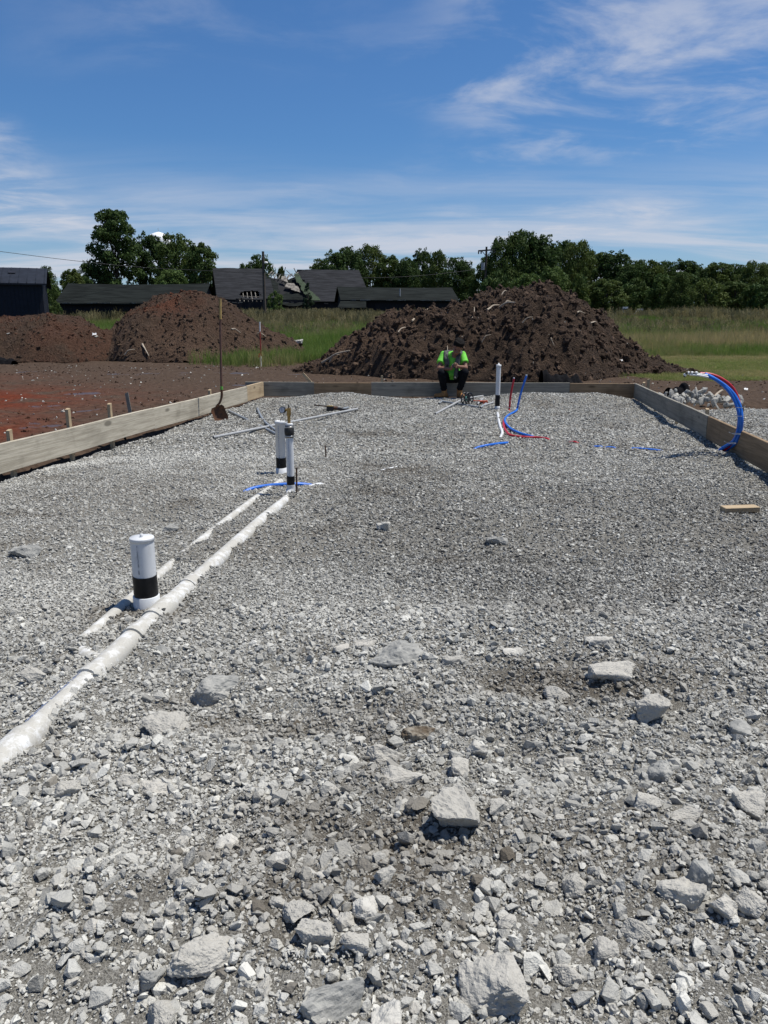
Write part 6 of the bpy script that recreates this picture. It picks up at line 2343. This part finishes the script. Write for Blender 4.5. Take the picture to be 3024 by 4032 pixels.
# rubble heap outside the right form
rb_m = [hull_mesh('rubble_stone', 1200 + i, 10 + i % 4, (1, 0.8, random.uniform(0.5, 0.8)), 'limestone' if i % 3 else 'blue_grey_stone', 0.3, 2, 0.03) for i in range(10)]
for i in range(125):
    f = rr_.random()
    dx = rr_.gauss(1512, 42)
    dx = min(max(dx, 1428), 1600)
    Yq = rr_.uniform(12.5, 14.3)
    px0 = at(dx, 850, Yq).x
    if px0 < xr(Yq) + 0.12:
        continue
    hgt = 0.30 * math.exp(-((px0 - 5.15) / 0.62) ** 2 - ((Yq - 13.2) / 0.55) ** 2)
    s_ = rr_.uniform(0.06, 0.13) if rr_.random() < 0.72 else rr_.uniform(0.14, 0.26)
    o = bpy.data.objects.new('rubble_stone', rb_m[i % 10])
    COL.objects.link(o)
    o.scale = (s_, s_ * rr_.uniform(0.7, 1.0), s_ * rr_.uniform(0.7, 1.1))
    o.rotation_euler = (rr_.uniform(0, 6.28), rr_.uniform(0, 6.28), rr_.uniform(0, 6.28))
    o.location = (px0, Yq, hgt * rr_.uniform(0.35, 1.0) + s_ * 0.2)
    tag(o, 'broken grey stone in the rubble heap outside the right form', 'stone', 'rubble heap beside the right form')

# ------------------------------------------------------------------ sticks, litter
STICKS = [(696, 786, 756, 762, 0.030, 'thick pale bare log at the left foot of the large heap'), (712, 784, 734, 770, 0.015, 'thin pale branch beside the thick log'),
          (770, 717, 792, 703, 0.022, 'pale stick on the skyline of the heap, left shoulder'), (757, 722, 761, 714, 0.02, 'stub of a stick just below the skyline stick'),
          (1080, 667, 1112, 659, 0.03, 'long pale root near the top of the large heap'), (1090, 660, 1102, 655, 0.018, 'short root end above the long root'),
          (1010, 636, 1030, 630, 0.022, 'broken stick at the very top left of the heap'), (1083, 640, 1094, 634, 0.016, 'small twig on the top of the heap'),
          (1052, 672, 1078, 664, 0.022, 'crooked root left of the long root'), (1020, 690, 1024, 668, 0.012, 'curved thin root hanging on the heap left of centre'),
          (1190, 735, 1196, 752, 0.012, 'short upright root in the middle of the large heap'), (1275, 700, 1290, 706, 0.016, 'stick on the right skyline of the large heap'),
          (1246, 678, 1262, 682, 0.016, 'stick on the right shoulder of the large heap'), (960, 776, 966, 752, 0.012, 'thin root low on the left of the large heap'),
          (890, 696, 925, 672, 0.022, 'long weathered stick on the left slope of the large heap'), (860, 720, 876, 712, 0.016, 'short stick on the pale left slope of the heap'),
          (1128, 700, 1150, 690, 0.012, 'fine root near the middle top of the heap'), (1040, 742, 1060, 728, 0.010, 'fine root above the seated worker'),
          (308, 745, 322, 772, 0.03, 'dark branch lying on the front of the left heap'), (500, 712, 520, 722, 0.028, 'pale branch on the right side of the left heap'),
          (270, 768, 292, 758, 0.022, 'dead branch at the foot between the two left heaps'), (556, 722, 575, 730, 0.02, 'stick on the right tail of the left heap'),
          (1540, 862, 1560, 850, 0.02, 'bark strip on mud beyond the rubble stones')]
for (x0_, y0_, x1_, y1_, r_, lb) in STICKS:
    a, b_ = hit(x0_, y0_), hit(x1_, y1_)
    if (a - b_).length > 3.5:
        b_ = a + (at(x1_, y1_, a.y) - a)
    a = a + Vector((0, -0.03, 0.03))
    b_ = b_ + Vector((0, -0.03, 0.06))
    md_ = a.lerp(b_, 0.5) + Vector((rr_.uniform(-.05, .05), -0.03, 0.04 + rr_.uniform(0, .05)))
    o = MB().tube(spline([a, a.lerp(md_, 0.5) + Vector((0, 0, rr_.uniform(-.02, .03))), md_, b_], 4), [1.35 * r_ * (1 - 0.045 * i) for i in range(13)], 7).build('stick', 'stick_wood')
    tag(o, lb, 'stick')
for (dx, dy, s_, lb) in ((966, 842 - 40, 0.06, 'white paper scrap on the heap left of the worker'), (1340, 783, 0.10, 'white litter scrap at the right end of the large heap'),
                         (205, 726, 0.16, 'grey plastic scrap between the two left heaps'), (1610, 845, 0.08, 'white torn litter on mud near the right edge')):
    p = hit(dx, dy)
    mb = MB()
    V = [(p.x + s_ * (i / 3 - 0.5) * rr_.uniform(0.8, 1.2), p.y - 0.02 + s_ * 0.4 * (j / 2 - 0.5), p.z + 0.02 + s_ * 0.5 * j / 2 + rr_.uniform(0, s_ * 0.2)) for j in range(3) for i in range(4)]
    F_ = [(j * 4 + i, j * 4 + i + 1, (j + 1) * 4 + i + 1, (j + 1) * 4 + i) for j in range(2) for i in range(3)]
    mb.add(V, F_)
    mb.add([(a, b_ + 0.004, c_) for a, b_, c_ in V], [f[::-1] for f in F_])
    tag(mb.build('litter_scrap', 'white_paint'), lb, 'litter')

# ------------------------------------------------------------------ the worker
SX = 1777 / SC
bp0 = at(SX, 827, yf(1.25))
ox, oy = bp0.x, yf(bp0.x) - 0.0
K = 1.0


def W(x_, y_, z_):
    """x to the right of the picture, y towards the camera from the board, z above the board top"""
    return Vector((ox + x_, oy - y_, ZT + z_))


man = thing('person', (ox, oy - 0.3, 0.05), 'worker in lime green shirt sitting on the far form board, looking at a phone', 'person')


def remesh(mb, name, mat, parent, voxel, smooth=3):
    o_ = mb.build(name, mat, parent)
    md = o_.modifiers.new('r', 'REMESH')
    md.mode = 'VOXEL'
    md.voxel_size = voxel
    sm = o_.modifiers.new('s', 'SMOOTH')
    sm.iterations = smooth
    sm.factor = 0.5
    dg = bpy.context.evaluated_depsgraph_get()
    me_ = bpy.data.meshes.new_from_object(o_.evaluated_get(dg))
    me_.polygons.foreach_set('use_smooth', np.ones(len(me_.polygons), bool))
    o_.modifiers.clear()
    old = o_.data
    o_.data = me_
    bpy.data.meshes.remove(old)
    me_.name = name
    return o_


# landmarks
hip_l, hip_r = W(-0.085, 0.00, 0.09), W(0.085, 0.00, 0.09)
kn_l, kn_r = W(-0.222, 0.41, 0.205), W(0.212, 0.41, 0.21)
an_l, an_r = W(-0.150, 0.22, -0.115), W(0.135, 0.24, -0.105)
chest, belly = W(0.0, 0.12, 0.40), W(0.0, 0.06, 0.20)
neck = W(0.035, 0.19, 0.555)
headc = W(0.080, 0.285, 0.650)
sh_l, sh_r = W(-0.165, 0.15, 0.515), W(0.180, 0.15, 0.515)
el_l, el_r = W(-0.262, 0.30, 0.275), W(0.232, 0.31, 0.285)
wr_l, wr_r = W(-0.055, 0.43, 0.275), W(0.095, 0.45, 0.315)
body = MB()
# trunk core, neck, arms
body.cone(belly, 0.10, chest, 0.125)
body.cone(chest, 0.115, neck + Vector((0, 0, -0.05)), 0.07)
body.cone(sh_l, 0.055, sh_r, 0.055)
body.cone(neck + Vector((-0.01, 0.02, -0.04)), 0.052, headc + Vector((-0.012, 0.03, -0.05)), 0.050)
for s_, e_, w_ in ((sh_l, el_l, wr_l), (sh_r, el_r, wr_r)):
    body.cone(s_, 0.050, s_.lerp(e_, 0.5), 0.046)
    body.cone(s_.lerp(e_, 0.5), 0.046, e_, 0.037)
    body.cone(e_, 0.038, e_.lerp(w_, 0.35), 0.040)
    body.cone(e_.lerp(w_, 0.35), 0.040, w_, 0.026)
# head looking down and to the right of the picture
hr = Matrix.Rotation(R(16), 3, 'Y') @ Matrix.Rotation(R(34), 3, 'X')
# local: x right, -y to the face, z up


HS = 1.16


def H(x_, y_, z_):
    return headc + hr @ Vector((x_ * HS, y_ * HS, z_ * HS))


body.ball(H(0, 0.012, 0.028), (0.089, 0.109, 0.106), 20, 14, hr)
body.ball(H(0, -0.022, -0.035), (0.072, 0.081, 0.090), 18, 12, hr)
body.ball(H(0, -0.058, -0.088), (0.035, 0.030, 0.028), 12, 8, hr)
body.cone(H(0, -0.088, 0.008), 0.010, H(0, -0.107, -0.030), 0.014)
body.ball(H(0.013, -0.096, -0.034), 0.010, 8, 6)
body.ball(H(-0.013, -0.096, -0.034), 0.010, 8, 6)
body.cone(H(-0.036, -0.076, 0.022), 0.012, H(0.036, -0.076, 0.022), 0.012)
body.cone(H(-0.018, -0.083, -0.060), 0.0085, H(0.018, -0.083, -0.060), 0.0085)
body.cone(H(-0.016, -0.080, -0.069), 0.0085, H(0.016, -0.080, -0.069), 0.0085)
for s_ in (-1, 1):
    body.ball(H(s_ * 0.078, 0.008, -0.006), (0.011, 0.020, 0.032), 10, 8, hr)
# hands round the phone: palm, four fingers, thumb
ph_c = W(0.015, 0.475, 0.335)


def hand(wr, sgn):
    palm = wr.lerp(ph_c + Vector((sgn * 0.035, 0.005, -0.01)), 0.62)
    dv = (ph_c - wr).normalized()
    body.cone(wr, 0.027, palm, 0.030)
    for k_, ln in enumerate((0.050, 0.058, 0.054, 0.044)):
        off = Vector((0, -0.008, 0.030 - 0.019 * k_))
        r0 = palm + off + dv * 0.012
        k1 = r0 + dv * ln * 0.55 + Vector((0, -0.020, 0.004))
        k2 = k1 + dv * ln * 0.40 + Vector((0, 0.006, 0.004))
        k3 = k2 + dv * ln * 0.28 + Vector((0, 0.014, 0.0))
        body.cone(r0, 0.0105, k1, 0.0095, 8)
        body.cone(k1, 0.0095, k2, 0.0088, 8)
        body.cone(k2, 0.0088, k3, 0.0078, 8)
    t0 = palm + Vector((0, 0.012, 0.018))
    t1 = t0 + Vector((-sgn * 0.012, 0.004, 0.030))
    t2 = t1 + Vector((-sgn * 0.022, -0.004, 0.012))
    body.cone(t0, 0.013, t1, 0.011, 8)
    body.cone(t1, 0.011, t2, 0.009, 8)


hand(wr_l, -1)
hand(wr_r, 1)
remesh(body, 'body', 'skin', man, 0.0052, 2)
# hair: cap over the skull with a short fringe
hair = MB()
hair.ball(H(0, 0.022, 0.045), (0.099, 0.108, 0.099), 20, 14, hr)
hair.ball(H(0, 0.060, -0.005), (0.083, 0.063, 0.087), 16, 12, hr)
for i in range(26):
    a = i / 26 * 6.28
    hair.ball(H(0.062 * math.cos(a), 0.01 + 0.07 * math.sin(a), 0.088 + 0.02 * rr_.random()), 0.024 + 0.008 * rr_.random(), 8, 6)
for i in range(9):
    x_ = -0.06 + 0.015 * i
    hair.ball(H(x_, -0.072 + 0.35 * x_ * x_ * 10, 0.072 + rr_.uniform(-.006, .006)), 0.017, 8, 6)
remesh(hair, 'hair', 'hair', man, 0.006, 1)
for s_ in (-1, 1):
    MB().ball(H(s_ * 0.031, -0.0845, 0.004), (0.011, 0.006, 0.005), 10, 6, hr).build('eye', 'hair', man)
# shirt
shirt = MB()
shirt.ball(belly + Vector((0, -0.02, 0.0)), (0.150, 0.125, 0.15), 20, 12)
shirt.cone(belly, 0.122, chest, 0.142, 20)
shirt.ball(chest + Vector((0, 0, 0.02)), (0.178, 0.128, 0.13), 20, 12)
shirt.cone(sh_l + Vector((0.02, 0, -0.005)), 0.068, sh_r + Vector((-0.02, 0, -0.005)), 0.068, 14)
shirt.cone(chest + Vector((0, 0, 0.08)), 0.11, neck + Vector((-0.005, 0.015, -0.055)), 0.075, 16)
for s_, e_ in ((sh_l, el_l), (sh_r, el_r)):
    m1 = s_.lerp(e_, 0.30)
    m2 = s_.lerp(e_, 0.62)
    shirt.ball(s_, 0.068, 14, 10)
    shirt.tube([s_, m1, m2], [0.066, 0.070, 0.078], 16)
# the tail of the shirt hanging between the knees
shirt.cone(W(-0.05, 0.17, 0.17), 0.055, W(0.07, 0.19, 0.17), 0.055, 12)
remesh(shirt, 'shirt', 'lime_shirt', man, 0.009, 3)
# grey cloth over the shoulders, hanging down both sides
def drape(pts, wd, th, seed):
    mb = MB()
    wd, th = wd * 0.8, th * 0.85
    pp = spline(pts, 6)
    r3 = random.Random(seed)
    for f in (-0.8, -0.3, 0.25, 0.75):
        q = [p_ + Vector((f * wd + 0.006 * math.sin(i * 0.5 + seed + f * 5), 0.006 * math.cos(i * 0.7 + f * 9), 0)) for i, p_ in enumerate(pp)]
        mb.tube(q, [th * (1 + 0.22 * math.sin(i * 0.6 + f * 4)) for i in range(len(q))], 10)
        mb.ball(q[0], th, 8, 6)
        mb.ball(q[-1], th, 8, 6)
    return mb


dl = drape([neck + Vector((-0.02, 0.075, 0.02)), W(-0.115, 0.17, 0.575), W(-0.125, 0.262, 0.50), W(-0.115, 0.28, 0.40), W(-0.105, 0.25, 0.29), W(-0.11, 0.23, 0.24)], 0.042, 0.021, 1)
remesh(dl, 'neck_cloth', 'grey_cloth', man, 0.008, 2)
dr_ = drape([neck + Vector((0.0, 0.08, 0.02)), W(0.135, 0.17, 0.575), W(0.105, 0.27, 0.50), W(0.075, 0.29, 0.38), W(0.075, 0.27, 0.25), W(0.055, 0.29, 0.14), W(0.045, 0.31, 0.10)], 0.040, 0.021, 2)
remesh(dr_, 'neck_cloth', 'grey_cloth', man, 0.008, 2)
# trousers
tro = MB()
tro.ball(W(0, 0.0, 0.10), (0.185, 0.135, 0.11), 20, 12)
for h_, k_, a_ in ((hip_l, kn_l, an_l), (hip_r, kn_r, an_r)):
    tro.cone(h_, 0.100, h_.lerp(k_, 0.55), 0.086, 16)
    tro.cone(h_.lerp(k_, 0.55), 0.086, k_, 0.070, 16)
    tro.cone(k_, 0.069, k_.lerp(a_, 0.4), 0.066, 16)
    tro.cone(k_.lerp(a_, 0.4), 0.066, a_ + Vector((0, 0, 0.01)), 0.056, 16)
    for i in range(4):
        q = k_.lerp(a_, 0.62 + 0.1 * i)
        tro.ball(q + Vector((0.006 * (-1) ** i, -0.006, 0)), (0.064, 0.064, 0.020), 12, 6)
remesh(tro, 'trousers', 'dark_jeans', man, 0.010, 2)


# boots
def boot(an, toe_dir, zb):
    toe_dir = Vector(toe_dir).normalized()
    base = Vector((an.x, an.y, zb))
    mb = MB()
    mb.cone(an + Vector((0, 0, 0.01)), 0.050, base + Vector((0, 0, 0.055)) - toe_dir * 0.01, 0.052, 14)
    mb.cone(base - toe_dir * 0.045 + Vector((0, 0, 0.045)), 0.044, base + toe_dir * 0.10 + Vector((0, 0, 0.045)), 0.044, 14)
    mb.cone(base + toe_dir * 0.07 + Vector((0, 0, 0.045)), 0.046, base + toe_dir * 0.155 + Vector((0, 0, 0.042)), 0.044, 14)
    # padded collar
    for j in range(12):
        a = 6.283 * j / 12
        mb.ball(an + Vector((0.046 * math.cos(a), 0.046 * math.sin(a), 0.012)), 0.016, 8, 6)
    o_ = remesh(mb, 'boot', 'tan_leather', man, 0.008, 2)
    so = MB()
    sd = Vector((-toe_dir.y, toe_dir.x, 0))
    n = 20
    ring = []
    for j in range(n):
        a = 6.283 * j / n
        ring.append(base + toe_dir * (0.055 + 0.150 * math.cos(a)) + sd * 0.050 * math.sin(a) * (1.05 if math.cos(a) > 0 else 0.85))
    V = [(p_.x, p_.y, zb - 0.012) for p_ in ring] + [(p_.x, p_.y, zb + 0.020) for p_ in ring]
    so.add(V, [(j, (j + 1) % n, n + (j + 1) % n, n + j) for j in range(n)] + [tuple(range(n))[::-1], tuple(range(n, 2 * n))])
    so.build('sole', 'boot_sole', o_)
    la_ = MB()
    for j in range(4):
        c_ = base + toe_dir * (0.028 + 0.022 * j) + Vector((0, 0, 0.122 - 0.022 * j))
        la_.tube([c_ + sd * 0.030, c_ - sd * 0.030], 0.005, 6)
    tag(la_.build('laces', 'yellow_grip', o_), None, None, None, 'stuff')


zl = float(gravel_h(an_l.x, an_l.y)) + 0.012
boot(an_l + Vector((0, 0, 0)), (-0.93, -0.36, 0), zl)
boot(an_r + Vector((0, 0, 0)), (0.22, -0.97, 0), float(gravel_h(an_r.x, an_r.y - 0.08)) + 0.012)
# the phone in his hands
o = MB().box((0, 0, 0), (0.072, 0.009, 0.15)).build('phone', 'black_plastic', None, (0, 0, 0))
bev = o.modifiers.new('bevel', 'BEVEL')
bev.width = 0.003
o.location = ph_c + Vector((0, 0.004, 0.012))
o.rotation_euler = (R(-38), R(62), R(8))
tag(o, 'black phone held in both hands of the seated worker', 'phone')

# switch the scattered masses on last, so that building the rest stays quick
for o_, ng in DEFERRED:
    md = o_.modifiers.new('scatter', 'NODES')
    md.node_group = ng
